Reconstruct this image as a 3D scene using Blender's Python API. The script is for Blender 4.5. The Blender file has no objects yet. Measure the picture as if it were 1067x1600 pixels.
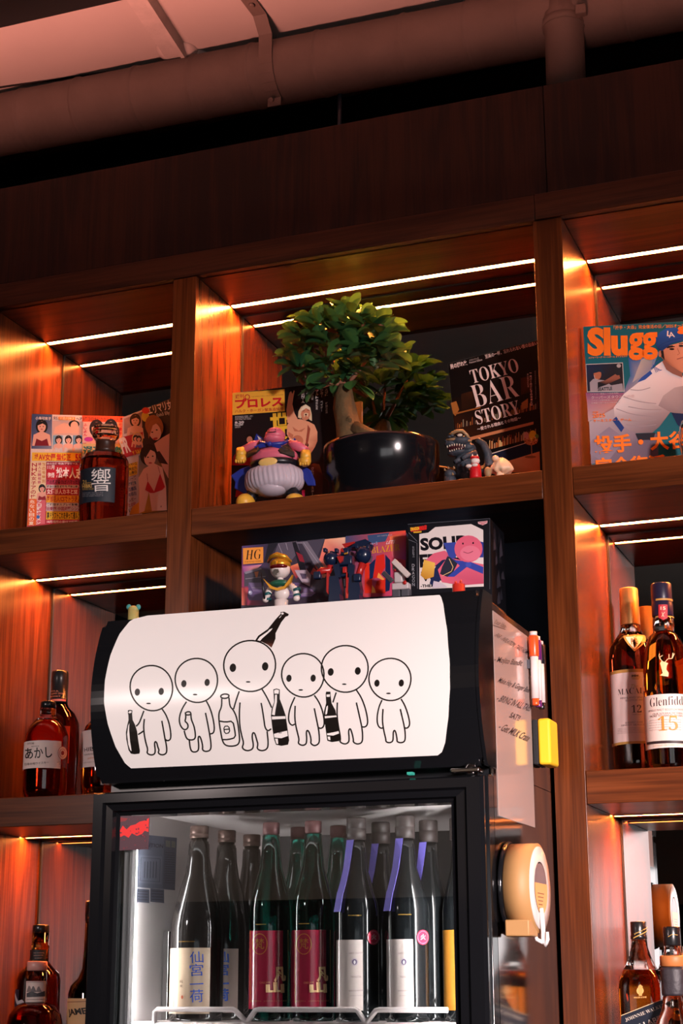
import bpy, bmesh, math, random
from mathutils import Vector, Matrix
from mathutils.geometry import tessellate_polygon
R = math.radians
sc = bpy.context.scene
COL = sc.collection
rnd = random.Random(7)

# ------------------------------------------------------------------ camera
F_PX, YAW, PITCH, ROLL = 2579.5, R(20.4807), R(15.8527), R(-0.1983)
CAM = Vector((0, -2.6, 1.5))
FW = Vector((-math.sin(YAW)*math.cos(PITCH), math.cos(YAW)*math.cos(PITCH), math.sin(PITCH)))
RT0 = Vector((math.cos(YAW), math.sin(YAW), 0)); UP0 = RT0.cross(FW)
RT = math.cos(ROLL)*RT0 + math.sin(ROLL)*UP0
UP = -math.sin(ROLL)*RT0 + math.cos(ROLL)*UP0
cd = bpy.data.cameras.new('camera'); cam = bpy.data.objects.new('camera', cd); COL.objects.link(cam)
cd.sensor_fit = 'VERTICAL'; cd.sensor_height = 36; cd.lens = 36*F_PX/1600
cd.clip_start = .05
M = Matrix.Identity(4)
for i in range(3):
    M[i][0], M[i][1], M[i][2], M[i][3] = RT[i], UP[i], -FW[i], CAM[i]
cam.matrix_world = M
sc.camera = cam

# ------------------------------------------------------------------ world, light, exposure
sc.view_settings.view_transform = 'Standard'; sc.view_settings.look = 'None'
sc.view_settings.gamma = 1; sc.view_settings.use_curve_mapping = False
sc.view_settings.exposure = 0.0
w = bpy.data.worlds.new('world'); sc.world = w; w.use_nodes = True
w.node_tree.nodes['Background'].inputs[0].default_value = (.9, .45, .35, 1)
w.node_tree.nodes['Background'].inputs[1].default_value = .004
sc.cycles.caustics_reflective = False; sc.cycles.caustics_refractive = False
sc.cycles.sample_clamp_indirect = 4
sc.cycles.max_bounces = 12; sc.cycles.transmission_bounces = 10; sc.cycles.transparent_max_bounces = 12

def light(name, kind, loc, aim, power, color, **kw):
    l = bpy.data.lights.new(name, kind); l.energy = power; l.color = color
    for k, v in kw.items(): setattr(l, k, v)
    o = bpy.data.objects.new(name, l); COL.objects.link(o); o.location = loc
    o.rotation_euler = (Vector(aim)-Vector(loc)).to_track_quat('-Z', 'Y').to_euler()
    return o
light('fill_spot', 'SPOT', (-2.3, -3.0, 2.3), (-1.5, 0, 1.55), 130, (1, .82, .78), spot_size=R(34), spot_blend=1, shadow_soft_size=.12)  # added fill for the left column, which the fridge shadows
# added fill lights, none in view: the shelves, low on the right, the ceiling
light('fill_spot', 'SPOT', (1.7, -3.0, 2.4), (-.85, 0, 1.76), 640, (1, .82, .8), spot_size=R(38), spot_blend=1, shadow_soft_size=.12)
light('fill_spot', 'SPOT', (1.35, -3.1, 2.1), (-.38, 0, 1.4), 830, (1, .8, .78), spot_size=R(29), spot_blend=1, shadow_soft_size=.12)
light('ceiling_wash', 'AREA', (-1.1, -1.9, 1.0), (-1.1, -.33, 3.345), 11.5, (1, .34, .26), shape='RECTANGLE', size=2.6, size_y=.06, spread=R(19))  # added unseen strip from below, beam narrowed to spare the fascia
light('wall_wash', 'SPOT', (-2.7, -3.7, 1.7), (-3.1, -5.6, 2.7), 75, (1, .8, .66), spot_size=R(80), spot_blend=.6)  # added unseen light, brightens the far wall for the fridge glass to reflect
LED_COL, LED_STR = (1, .255, .05), 470.0
SIGN_STR = .37

# ------------------------------------------------------------------ helpers: pixel of the photograph -> point in the room
def ray(x, y): return FW + RT*((x-533.5)/F_PX) - UP*((y-800)/F_PX)
def at(x, y, Y): d = ray(x, y); return CAM + d*((Y-CAM.y)/d.y)
def atX(x, y, X): d = ray(x, y); return CAM + d*((X-CAM.x)/d.x)
def atZ(x, y, Z): d = ray(x, y); return CAM + d*((Z-CAM.z)/d.z)
def lin(c):
    if isinstance(c, str):
        c = [int(c[i:i+2], 16) for i in (0, 2, 4)]
        c = [v/255 for v in c]
    return tuple(v/12.92 if v <= .04045 else ((v+.055)/1.055)**2.4 for v in c)

# ------------------------------------------------------------------ materials
MATS = {}
def mat(name, color=(.5, .5, .5), rough=.5, metal=0, trans=0, ior=1.45, emit=None, estr=0, coat=0, spec=.5, sub=0, alpha=1):
    if name in MATS: return MATS[name]
    if isinstance(color, str): color = lin(color)
    m = bpy.data.materials.new(name); m.use_nodes = True; MATS[name] = m
    b = m.node_tree.nodes['Principled BSDF']
    b.inputs['Base Color'].default_value = (*color, 1)
    b.inputs['Roughness'].default_value = rough; b.inputs['Metallic'].default_value = metal
    b.inputs['Transmission Weight'].default_value = trans; b.inputs['IOR'].default_value = ior
    b.inputs['Coat Weight'].default_value = coat; b.inputs['Coat Roughness'].default_value = .05
    b.inputs['Specular IOR Level'].default_value = spec
    if sub: b.inputs['Subsurface Weight'].default_value = sub; b.inputs['Subsurface Radius'].default_value = (.004, .002, .001)
    if emit:
        b.inputs['Emission Color'].default_value = (*emit, 1); b.inputs['Emission Strength'].default_value = estr
    return m
def nodes(m):
    nt = m.node_tree; b = nt.nodes['Principled BSDF']
    return nt, b, lambda t: nt.nodes.new(t), nt.links.new
def speckle(m, scale=80, amount=.12, bump=0.0, bscale=None, detail=4):
    """slight procedural mottling of base colour, and optional bump"""
    nt, b, new, link = nodes(m)
    tc = new('ShaderNodeTexCoord'); n = new('ShaderNodeTexNoise'); n.inputs['Scale'].default_value = scale; n.inputs['Detail'].default_value = detail
    link(tc.outputs['Object'], n.inputs['Vector'])
    c = b.inputs['Base Color'].default_value[:3]
    mx = new('ShaderNodeMix'); mx.data_type = 'RGBA'
    mx.inputs[6].default_value = (*[v*(1-amount) for v in c], 1); mx.inputs[7].default_value = (*[min(1, v*(1+amount)) for v in c], 1)
    link(n.outputs['Fac'], mx.inputs[0]); link(mx.outputs[2], b.inputs['Base Color'])
    if bump:
        bp = new('ShaderNodeBump'); bp.inputs['Strength'].default_value = bump; bp.inputs['Distance'].default_value = .002
        n2 = new('ShaderNodeTexNoise'); n2.inputs['Scale'].default_value = bscale or scale; n2.inputs['Detail'].default_value = 6
        link(tc.outputs['Object'], n2.inputs['Vector']); link(n2.outputs['Fac'], bp.inputs['Height']); link(bp.outputs[0], b.inputs['Normal'])
    return m
def wood(name, axis, dark, midc, light_, rough=.36, seed=0.0):
    """walnut veneer; grain runs along axis (0=x, 2=z)"""
    m = mat(name, midc, rough, spec=.32); nt, b, new, link = nodes(m)
    tc = new('ShaderNodeTexCoord'); mp = new('ShaderNodeMapping'); link(tc.outputs['Object'], mp.inputs['Vector'])
    s = [11, 11, 11]; s[axis] = .9
    mp.inputs['Scale'].default_value = s; mp.inputs['Location'].default_value = (seed, seed*1.7, seed*.6)
    n1 = new('ShaderNodeTexNoise'); n1.inputs['Scale'].default_value = 1.6; n1.inputs['Detail'].default_value = 3; n1.inputs['Distortion'].default_value = .6
    link(mp.outputs[0], n1.inputs['Vector'])
    mu = new('ShaderNodeMath'); mu.operation = 'MULTIPLY'; mu.inputs[1].default_value = 26; link(n1.outputs['Fac'], mu.inputs[0])
    sn = new('ShaderNodeMath'); sn.operation = 'SINE'; link(mu.outputs[0], sn.inputs[0])
    mp2 = new('ShaderNodeMapping'); link(tc.outputs['Object'], mp2.inputs['Vector'])
    s2 = [260, 260, 260]; s2[axis] = 7; mp2.inputs['Scale'].default_value = s2
    n2 = new('ShaderNodeTexNoise'); n2.inputs['Scale'].default_value = 1; n2.inputs['Detail'].default_value = 4; link(mp2.outputs[0], n2.inputs['Vector'])
    a1 = new('ShaderNodeMath'); a1.operation = 'MULTIPLY_ADD'; a1.inputs[1].default_value = .07; a1.inputs[2].default_value = .5; link(sn.outputs[0], a1.inputs[0])
    n3 = new('ShaderNodeTexNoise'); n3.inputs['Scale'].default_value = .9; n3.inputs['Detail'].default_value = 2; link(mp.outputs[0], n3.inputs['Vector'])
    a2 = new('ShaderNodeMath'); a2.operation = 'MULTIPLY_ADD'; a2.inputs[1].default_value = .42; link(n2.outputs['Fac'], a2.inputs[0]); link(a1.outputs[0], a2.inputs[2])
    a3 = new('ShaderNodeMath'); a3.operation = 'MULTIPLY_ADD'; a3.inputs[1].default_value = .5; link(n3.outputs['Fac'], a3.inputs[0]); link(a2.outputs[0], a3.inputs[2])
    cr = new('ShaderNodeValToRGB'); e = cr.color_ramp.elements
    e[0].position = .78; e[0].color = (*dark, 1); e[1].position = 1.0; e[1].color = (*light_, 1)
    x = cr.color_ramp.elements.new(.9); x.color = (*midc, 1)
    a4 = new('ShaderNodeMath'); a4.operation = 'MULTIPLY'; a4.inputs[1].default_value = .92; link(a3.outputs[0], a4.inputs[0])
    link(a4.outputs[0], cr.inputs['Fac']); link(cr.outputs[0], b.inputs['Base Color'])
    bp = new('ShaderNodeBump'); bp.inputs['Strength'].default_value = .06; bp.inputs['Distance'].default_value = .001
    link(n2.outputs['Fac'], bp.inputs['Height']); link(bp.outputs[0], b.inputs['Normal'])
    return m
WD, WM, WL = (.062, .0145, .0038), (.108, .026, .0064), (.146, .0365, .0095)
wood_v = wood('walnut_upright', 2, WD, WM, WL, .27, 1.3)
wood_h = wood('walnut_level', 0, WD, WM, WL, .3, 4.1)
wood_f = wood('walnut_fascia', 2, (.008, .0019, .0006), (.02, .0048, .0015), (.032, .0082, .0026), .6, 8.2)  # darker copy of the walnut, the shade up there put into its colour
wood_rail = wood('walnut_rail', 0, (.02, .0046, .0014), (.045, .0105, .003), (.068, .018, .0055), .5, 2.2)  # rail walnut darkened the same way, shade mixed into its tones
mirror = mat('mirror_glass', (.72, .72, .72), .0, 1)
led_mats = {b: mat('led_diffuser_'+n, (0, 0, 0), .5, emit=LED_COL, estr=LED_STR*k) for b, n, k in (('L', 'left', .85), ('M', 'middle', 1.6), ('R', 'right', 1.5))}
alu = mat('led_shield_aluminium', (.25, .22, .2), .4, 1)
black_gloss = mat('black_gloss_plastic', (.006, .0065, .008), .12, coat=.4)
black_satin = speckle(mat('black_satin_plastic', (.008, .009, .011), .3), 300, .1)
chrome = mat('chrome', (.7, .68, .66), .12, 1)
def print_mat(name, rough=.32, spec=.5, emit=0):
    m = mat(name, (.5, .5, .5), rough, spec=spec); nt, b, new, link = nodes(m)
    a = new('ShaderNodeAttribute'); a.attribute_name = 'ink'; link(a.outputs['Color'], b.inputs['Base Color'])
    if emit: link(a.outputs['Color'], b.inputs['Emission Color']); b.inputs['Emission Strength'].default_value = emit
    return m
ink_gloss = print_mat('printed_gloss_paper', .36, .28)
ink_matte = print_mat('printed_paper', .55)
def thin_glass(name, tint=(1, 1, 1), rough=0.0, refl=1.5):
    m = bpy.data.materials.new(name); m.use_nodes = True; MATS[name] = m
    nt = m.node_tree; nt.nodes.clear(); new = nt.nodes.new
    o = new('ShaderNodeOutputMaterial'); mx = new('ShaderNodeMixShader'); t = new('ShaderNodeBsdfTransparent'); g = new('ShaderNodeBsdfGlossy')
    fr = new('ShaderNodeFresnel'); fr.inputs['IOR'].default_value = refl
    t.inputs[0].default_value = (*tint, 1); g.inputs['Roughness'].default_value = rough
    nt.links.new(fr.outputs[0], mx.inputs[0]); nt.links.new(t.outputs[0], mx.inputs[1]); nt.links.new(g.outputs[0], mx.inputs[2]); nt.links.new(mx.outputs[0], o.inputs[0])
    return m
pane_glass = thin_glass('pane_glass', (.9, .93, .94), 0, 1.7)

# ------------------------------------------------------------------ mesh building
def link_obj(name, data, parent=None):
    o = bpy.data.objects.new(name, data); COL.objects.link(o)
    if parent is not None: o.parent = parent
    return o
def thing(name, label, cat, loc, group=None):
    o = link_obj(name, None); o.location = loc; o.empty_display_size = .02
    o['label'] = label; o['category'] = cat
    if group: o['group'] = group
    return o
def origin(parent):
    p = Vector((0, 0, 0))
    while parent is not None: p += Vector(parent.location); parent = parent.parent
    return p
class MB:
    def __init__(s): s.bm = bmesh.new()
    def box(s, a, b, bevel=0, mi=0, rot=None):
        a = Vector(a); b = Vector(b); c = (a+b)/2; d = b-a
        r = bmesh.ops.create_cube(s.bm, size=1)
        vs = r['verts']
        bmesh.ops.scale(s.bm, vec=[abs(v) for v in d], verts=vs)
        if rot is not None: bmesh.ops.rotate(s.bm, cent=(0, 0, 0), matrix=rot, verts=vs)
        bmesh.ops.translate(s.bm, vec=c, verts=vs)
        fs = {f for v in vs for f in v.link_faces}
        for f in fs: f.material_index = mi
        if bevel:
            es = {e for v in vs for e in v.link_edges}
            r = bmesh.ops.bevel(s.bm, geom=list(es), offset=bevel, segments=2, affect='EDGES', profile=.5)
            for f in r['faces']: f.material_index = mi; f.smooth = True
        return s
    def quad(s, pts, mi=0):
        f = s.bm.faces.new([s.bm.verts.new(p) for p in pts]); f.material_index = mi; return s
    def grid(s, fn, nu, nv, mi=0, smooth=True, closed_u=False):
        vs = [[s.bm.verts.new(fn(i/nu, j/nv)) for j in range(nv+1)] for i in range(nu if closed_u else nu+1)]
        n = len(vs)
        for i in range(nu):
            for j in range(nv):
                f = s.bm.faces.new((vs[i][j], vs[(i+1) % n][j], vs[(i+1) % n][j+1], vs[i][j+1])); f.smooth = smooth; f.material_index = mi
        return s
    def lathe(s, prof, c=(0, 0, 0), seg=40, axis='Z', mi=0, cap=True, squash=1.0, rot=None, smooth=True):
        """prof: list of (radius, height); capped at both ends where radius > 0"""
        c = Vector(c); rings = []
        for r, h in prof:
            ring = []
            for k in range(seg):
                t = 2*math.pi*k/seg
                p = Vector((r*math.cos(t), r*math.sin(t)*squash, h))
                if axis == 'X': p = Vector((p.z, p.x, p.y))
                elif axis == 'Y': p = Vector((p.y, p.z, p.x))
                if rot is not None: p = rot @ p
                ring.append(s.bm.verts.new(p+c))
            rings.append(ring)
        for i in range(len(rings)-1):
            for k in range(seg):
                f = s.bm.faces.new((rings[i][k], rings[i][(k+1) % seg], rings[i+1][(k+1) % seg], rings[i+1][k])); f.smooth = smooth; f.material_index = mi
        if cap:
            f = s.bm.faces.new(rings[0][::-1]); f.material_index = mi
            f = s.bm.faces.new(rings[-1]); f.material_index = mi
        return s
    def cyl(s, a, b, r, r2=None, seg=20, mi=0):
        a = Vector(a); b = Vector(b); d = b-a; q = d.to_track_quat('Z', 'Y').to_matrix()
        return s.lathe([(r, 0), (r if r2 is None else r2, d.length)], a, seg, mi=mi, rot=q)
    def tube(s, pts, rad, seg=12, mi=0, cap=True):
        pts = [Vector(p) for p in pts]; n = len(pts)
        rad = rad if isinstance(rad, (list, tuple)) else [rad]*n
        rings = []; prev = None
        for i, p in enumerate(pts):
            t = (pts[min(i+1, n-1)]-pts[max(i-1, 0)]).normalized()
            if prev is None: a = t.orthogonal().normalized()
            else: a = (prev-t*prev.dot(t)).normalized()
            prev = a; b = t.cross(a)
            rings.append([s.bm.verts.new(p+(a*math.cos(2*math.pi*k/seg)+b*math.sin(2*math.pi*k/seg))*rad[i]) for k in range(seg)])
        for i in range(n-1):
            for k in range(seg):
                f = s.bm.faces.new((rings[i][k], rings[i][(k+1) % seg], rings[i+1][(k+1) % seg], rings[i+1][k])); f.smooth = True; f.material_index = mi
        if cap:
            for ring in (rings[0][::-1], rings[-1]):
                f = s.bm.faces.new(ring); f.material_index = mi
        return s
    def ell(s, c, r, mi=0, u=24, v=16, rot=None, fn=None):
        c = Vector(c); r = (r, r, r) if not isinstance(r, (tuple, list)) else r
        res = bmesh.ops.create_uvsphere(s.bm, u_segments=u, v_segments=v, radius=1)
        for vt in res['verts']:
            p = Vector((vt.co.x*r[0], vt.co.y*r[1], vt.co.z*r[2]))
            if fn: p = fn(p)
            if rot is not None: p = rot @ p
            vt.co = p+c
        for f in {f for vt in res['verts'] for f in vt.link_faces}: f.smooth = True; f.material_index = mi
        return s
    def prism(s, pts, ax, d0, d1, mi=0, bevel=0):
        """closed outline pts [(a,b)] extruded along axis ax from d0 to d1"""
        def P(a, b, d): return {0: (d, a, b), 1: (a, d, b), 2: (a, b, d)}[ax]
        A = [s.bm.verts.new(P(a, b, d0)) for a, b in pts]; B = [s.bm.verts.new(P(a, b, d1)) for a, b in pts]
        n = len(pts); fs = []
        for i in range(n): fs.append(s.bm.faces.new((A[i], A[(i+1) % n], B[(i+1) % n], B[i])))
        fs.append(s.bm.faces.new(A[::-1])); fs.append(s.bm.faces.new(B))
        for f in fs: f.material_index = mi
        return s
    def build(s, name, mats, parent=None, world=True, kind=None):
        bmesh.ops.recalc_face_normals(s.bm, faces=s.bm.faces)
        if world and parent is not None:
            bmesh.ops.translate(s.bm, vec=-origin(parent), verts=s.bm.verts)
        me = bpy.data.meshes.new(name); s.bm.to_mesh(me); s.bm.free()
        for m in (mats if isinstance(mats, (list, tuple)) else [mats]): me.materials.append(m)
        o = link_obj(name, me, parent)
        if kind: o['kind'] = kind
        return o
def tag(o, label, cat, group=None):
    o['label'] = label; o['category'] = cat
    if group: o['group'] = group
    return o
def centred(o):
    """move a lone mesh's origin to its base centre"""
    vs = [v.co for v in o.data.vertices]
    c = Vector(((min(v.x for v in vs)+max(v.x for v in vs))/2, (min(v.y for v in vs)+max(v.y for v in vs))/2, min(v.z for v in vs)))
    o.data.transform(Matrix.Translation(-c)); o.location = c; return o

# ------------------------------------------------------------------ printed surfaces
TXT = {}
def text_geo(st, bold=0.0):
    k = (st, bold)
    if k in TXT: return TXT[k]
    cu = bpy.data.curves.new('lettering', 'FONT'); cu.body = st; cu.offset = bold; cu.resolution_u = 3
    o = bpy.data.objects.new('lettering', cu); COL.objects.link(o)
    dg = bpy.context.evaluated_depsgraph_get(); me = bpy.data.meshes.new_from_object(o.evaluated_get(dg))
    vs = [(v.co.x, v.co.y) for v in me.vertices]; fs = [tuple(p.vertices) for p in me.polygons]
    bpy.data.objects.remove(o); bpy.data.curves.remove(cu); bpy.data.meshes.remove(me)
    if not vs: vs = [(0, 0)]
    x0 = min(v[0] for v in vs); x1 = max(v[0] for v in vs); y0 = min(v[1] for v in vs); y1 = max(v[1] for v in vs)
    TXT[k] = (vs, fs, (x0, x1, y0, y1)); return TXT[k]
def serif(st, base=0x1D400):
    """mathematical bold serif letters for A-Z, a-z, digits"""
    out = ''
    for ch in st:
        if 'A' <= ch <= 'Z': out += chr(base+ord(ch)-65)
        elif 'a' <= ch <= 'z': out += chr(base+26+ord(ch)-97)
        elif '0' <= ch <= '9': out += chr(0x1D7CE+ord(ch)-48)
        else: out += ch
    return out
class Plane:
    """flat sheet given by three photo-fitted corners"""
    def __init__(s, bl, br, tl):
        s.o = bl; s.u = (br-bl); s.v = (tl-bl); s.w = s.u.length; s.h = s.v.length
        s.u.normalize(); s.v.normalize(); s.n = s.u.cross(s.v).normalized()
        if s.n.dot(CAM-bl) < 0: s.n = -s.n
    def q(s, x, y):
        d = ray(x, y); t = (s.o-CAM).dot(s.n)/d.dot(s.n); p = CAM+d*t-s.o
        uv = s.u.dot(s.v); a = p.dot(s.u); b = p.dot(s.v); k = 1-uv*uv
        return ((a-uv*b)/k, (b-uv*a)/k)
    def m(s, u, v, h=0): return s.o+s.u*u+s.v*v+s.n*h
class Drum:
    """upright cylinder wall; u runs round it, v is height"""
    def __init__(s, c, r, zr=None): s.c = Vector(c); s.r = r
    def q(s, x, y):
        d = ray(x, y); ox, oy = CAM.x-s.c.x, CAM.y-s.c.y
        A = d.x*d.x+d.y*d.y; B = ox*d.x+oy*d.y; Cc = ox*ox+oy*oy-s.r*s.r
        k = max(B*B-A*Cc, 0); t = (-B-math.sqrt(k))/A; p = CAM+d*t
        a = math.atan2(p.y-s.c.y, p.x-s.c.x)+math.pi/2
        return (a*s.r, p.z-s.c.z)
    def m(s, u, v, h=0):
        a = u/s.r-math.pi/2; return Vector((s.c.x+(s.r+h)*math.cos(a), s.c.y+(s.r+h)*math.sin(a), s.c.z+v))
class Bulge:
    """shallow outward-bowed front, straight along x"""
    def __init__(s, zc, hh, y0, b): s.zc, s.hh, s.y0, s.b = zc, hh, y0, b
    def Y(s, z): return s.y0-s.b*(1-((z-s.zc)/s.hh)**2)
    def q(s, x, y):
        Y = s.y0
        for _ in range(12): p = at(x, y, Y); Y = s.Y(p.z)
        return (p.x, p.z)
    def m(s, u, v, h=0): return Vector((u, s.Y(v)-h, v))
class Ink:
    def __init__(s, surf, eps=.00003, cell=None, base=0.0002):
        s.S = surf; s.eps = eps; s.cell = cell; s.base = base; s.V = []; s.F = []; s.C = []; s.L = 0
    def _tri(s, t, col, h, c):
        if s.cell and max((t[0][0]-t[1][0])**2, (t[1][0]-t[2][0])**2, (t[0][0]-t[2][0])**2) > s.cell**2:
            k = max(range(3), key=lambda i: abs(t[i][0]-t[(i+1) % 3][0])); a, b, d = t[k], t[(k+1) % 3], t[(k+2) % 3]
            mm = ((a[0]+b[0])/2, (a[1]+b[1])/2); ca, cb, cd_ = c[k], c[(k+1) % 3], c[(k+2) % 3]; cm = tuple((x+y)/2 for x, y in zip(ca, cb))
            s._tri((a, mm, d), col, h, (ca, cm, cd_)); s._tri((mm, b, d), col, h, (cm, cb, cd_)); return
        i = len(s.V)
        for p, cc in zip(t, c): s.V.append(s.S.m(p[0], p[1], h)); s.C.append(cc)
        s.F.append((i, i+1, i+2))
    def uv(s, pts, col, layer=None):
        """filled outline in surface units; col: hex or list of per-vertex hex"""
        if layer is None: s.L += 1; layer = s.L
        h = s.base+layer*s.eps
        cols = [lin(c) for c in col] if isinstance(col, list) else [lin(col)]*len(pts)
        for a, b, c in tessellate_polygon([[Vector((p[0], p[1], 0)) for p in pts]]):
            s._tri((pts[a], pts[b], pts[c]), None, h, (cols[a], cols[b], cols[c]))
        return s
    def q(s, p): return s.S.q(*p)
    def poly(s, pts, col, layer=None): return s.uv([s.q(p) for p in pts], col, layer)
    def rect(s, x0, y0, x1, y1, col, slope=0.0, layer=None):
        """photo rectangle whose top/bottom edges climb by slope to the right"""
        k = slope*(x1-x0); return s.poly([(x0, y0), (x1, y0-k), (x1, y1-k), (x0, y1)], col, layer)
    def ell(s, cx, cy, rx, ry, col, n=20, rot=0.0, layer=None):
        c, d = math.cos(rot), math.sin(rot)
        return s.poly([(cx+rx*math.cos(t)*c-ry*math.sin(t)*d, cy+rx*math.cos(t)*d+ry*math.sin(t)*c) for t in [2*math.pi*k/n for k in range(n)]], col, layer)
    def line(s, pts, wpx, col, layer=None, closed=False, smooth=0):
        for _ in range(smooth):
            n = len(pts); out = [] if closed else [pts[0]]
            for i in range(n if closed else n-1):
                a, b = pts[i], pts[(i+1) % n]
                out += [(.75*a[0]+.25*b[0], .75*a[1]+.25*b[1]), (.25*a[0]+.75*b[0], .25*a[1]+.75*b[1])]
            if not closed: out.append(pts[-1])
            pts = out
        if layer is None: s.L += 1; layer = s.L
        n = len(pts); Lp, Rp = [], []
        for i in range(n):
            a = pts[(i-1) % n] if closed else pts[max(i-1, 0)]; b = pts[(i+1) % n] if closed else pts[min(i+1, n-1)]
            dx, dy = b[0]-a[0], b[1]-a[1]; l = math.hypot(dx, dy) or 1
            Lp.append((pts[i][0]-dy/l*wpx/2, pts[i][1]+dx/l*wpx/2)); Rp.append((pts[i][0]+dy/l*wpx/2, pts[i][1]-dx/l*wpx/2))
        for i in range(n if closed else n-1):
            j = (i+1) % n; s.poly([Lp[i], Lp[j], Rp[j], Rp[i]], col, layer)
        return s
    def text(s, st, p0, p1, h, col, bold=0.0, layer=None, shear=0.0, fine=False):
        """lettering whose baseline runs from photo point p0 to p1, h photo pixels tall"""
        if layer is None: s.L += 1; layer = s.L
        vs, fs, (x0, x1, y0, y1) = text_geo(st, bold)
        a = s.q(p0); b = s.q(p1); dx, dy = p1[0]-p0[0], p1[1]-p0[1]; l = math.hypot(dx, dy)
        c = s.q((p0[0]+dy/l*h, p0[1]-dx/l*h))
        U = (b[0]-a[0], b[1]-a[1]); Vv = (c[0]-a[0], c[1]-a[1])
        yb = y0 if y0 < -.05 else 0
        hh = s.base+layer*s.eps; cc = lin(col)
        P = []
        for x, y in vs:
            fu = (x-x0)/max(x1-x0, 1e-6); fv = (y-yb)/max(y1-yb, 1e-6); fu += shear*fv
            if fine: P.append(s.q((p0[0]+dx*fu+dy/l*h*fv, p0[1]+dy*fu-dx/l*h*fv)))
            else: P.append((a[0]+U[0]*fu+Vv[0]*fv, a[1]+U[1]*fu+Vv[1]*fv))
        if s.cell:
            for f in fs:
                for k in range(1, len(f)-1): s._tri((P[f[0]], P[f[k]], P[f[k+1]]), None, hh, (cc, cc, cc))
            return s
        i = len(s.V)
        for u, v in P: s.V.append(s.S.m(u, v, hh)); s.C.append(cc)
        for f in fs: s.F.append(tuple(i+k for k in f))
        return s
    def vtext(s, st, p0, p1, wpx, col, bold=0.0):
        """column of characters running down from p0 (top centre) to p1"""
        s.L += 1; n = len(st)
        for k, ch in enumerate(st):
            if ch in ' 　': continue
            x = p0[0]+(p1[0]-p0[0])*(k+.9)/n; y = p0[1]+(p1[1]-p0[1])*(k+.9)/n; hgt = abs(p1[1]-p0[1])/n*.82
            if ch == 'ー': s.line([(x, y-hgt), (x, y)], wpx*.16, col, s.L); continue
            s.text(ch, (x-wpx/2, y), (x+wpx/2, y), hgt, col, bold, s.L)
        return s
    def build(s, name, parent, material):
        o0 = origin(parent) if parent is not None else Vector()
        me = bpy.data.meshes.new(name); me.from_pydata([tuple(v-o0) for v in s.V], [], s.F)
        at_ = me.color_attributes.new('ink', 'FLOAT_COLOR', 'POINT')
        at_.data.foreach_set('color', [x for c in s.C for x in (*c, 1)])
        me.materials.append(material); me.update()
        return link_obj(name, me, parent)

# ------------------------------------------------------------------ levels and bays (metres)
P0R, P1L, P1R, P2L, P2R = -1.702, -1.310, -1.262, -.611, -.560
P0L, P3L, P3R = P0R-.05, -.17, -.12
ZF, ZT, ZB = 3.043, 2.831, 2.782
S1T, S1B, S2T, S2B, S3T, S3B = 2.3245, 2.2743, 1.8193, 1.767, 1.31, 1.258
BAYS = {'L': (P0R, P1L, .27, .2), 'M': (P1R, P2L, .212, .158), 'R': (P2R, P3L, .265, .2)}   # x0, x1, mirror depth, lamp depth
DEEP = .30

ZC = 3.319
def structure(name, mb, mats):
    o = mb.build(name, mats); o['kind'] = 'structure'; return o
paint_dark = speckle(mat('dark_wall_paint', (.012, .011, .011), .7), 6, .2)
ceil_paint = speckle(mat('ceiling_plaster', (.45, .4, .37), .75), 5, .12, .25, 60)
structure('wall_back', MB().box((-4, .36, -.1), (3, .46, 3.6)), mat('void_shade', (.003, .003, .003), .9))  # near-black colour stands in for the shade in the gap above the fascia
structure('floor', MB().box((-4, -5.6, -.1), (3, .46, 0)), speckle(mat('floor_boards', (.05, .025, .015), .4), 10, .3))
structure('ceiling', MB().box((-4, -5.6, ZC), (3, .46, 3.5)), ceil_paint)
structure('wall_front', MB().box((-4, -5.7, 1.87), (3, -5.6, 3.5)), speckle(mat('far_wall_paint', (.3, .26, .23), .6), 4, .2))
structure('trim_4', MB().box((-4, -5.7, 0), (3, -5.599, 1.87)), paint_dark)
wf = MB().box((.0, -5.6, .9), (.06, -5.54, 2.05)).box((2.54, -5.6, .9), (2.6, -5.54, 2.05)).box((0, -5.6, .84), (2.6, -5.54, .9)).box((0, -5.6, 2.05), (2.6, -5.54, 2.11)).box((1.28, -5.6, .9), (1.32, -5.55, 2.05))
w1 = structure('window_1', wf, black_satin)
MB().box((.03, -5.598, .88), (2.57, -5.59, 2.07)).build('window_pane', mat('daylight_pane', (.1, .1, .1), .3, emit=(1, .97, .98), estr=2.2), w1)
structure('wall_left', MB().box((-4.1, -5.6, 0), (-4, .46, 3.5)), paint_dark)
structure('wall_right', MB().box((3, -5.6, 0), (3.1, .46, 3.5)), paint_dark)
bm0, bm1 = at(0, 47, -1.0), at(290, 0, -1.0)
structure('trim_1', MB().box((-4, -1.06, bm0.z), (3, -1.0, bm0.z+.07), .006), mat('rail_black', (.003, .003, .003), .8))      # dark rail nearer the viewer

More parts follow.
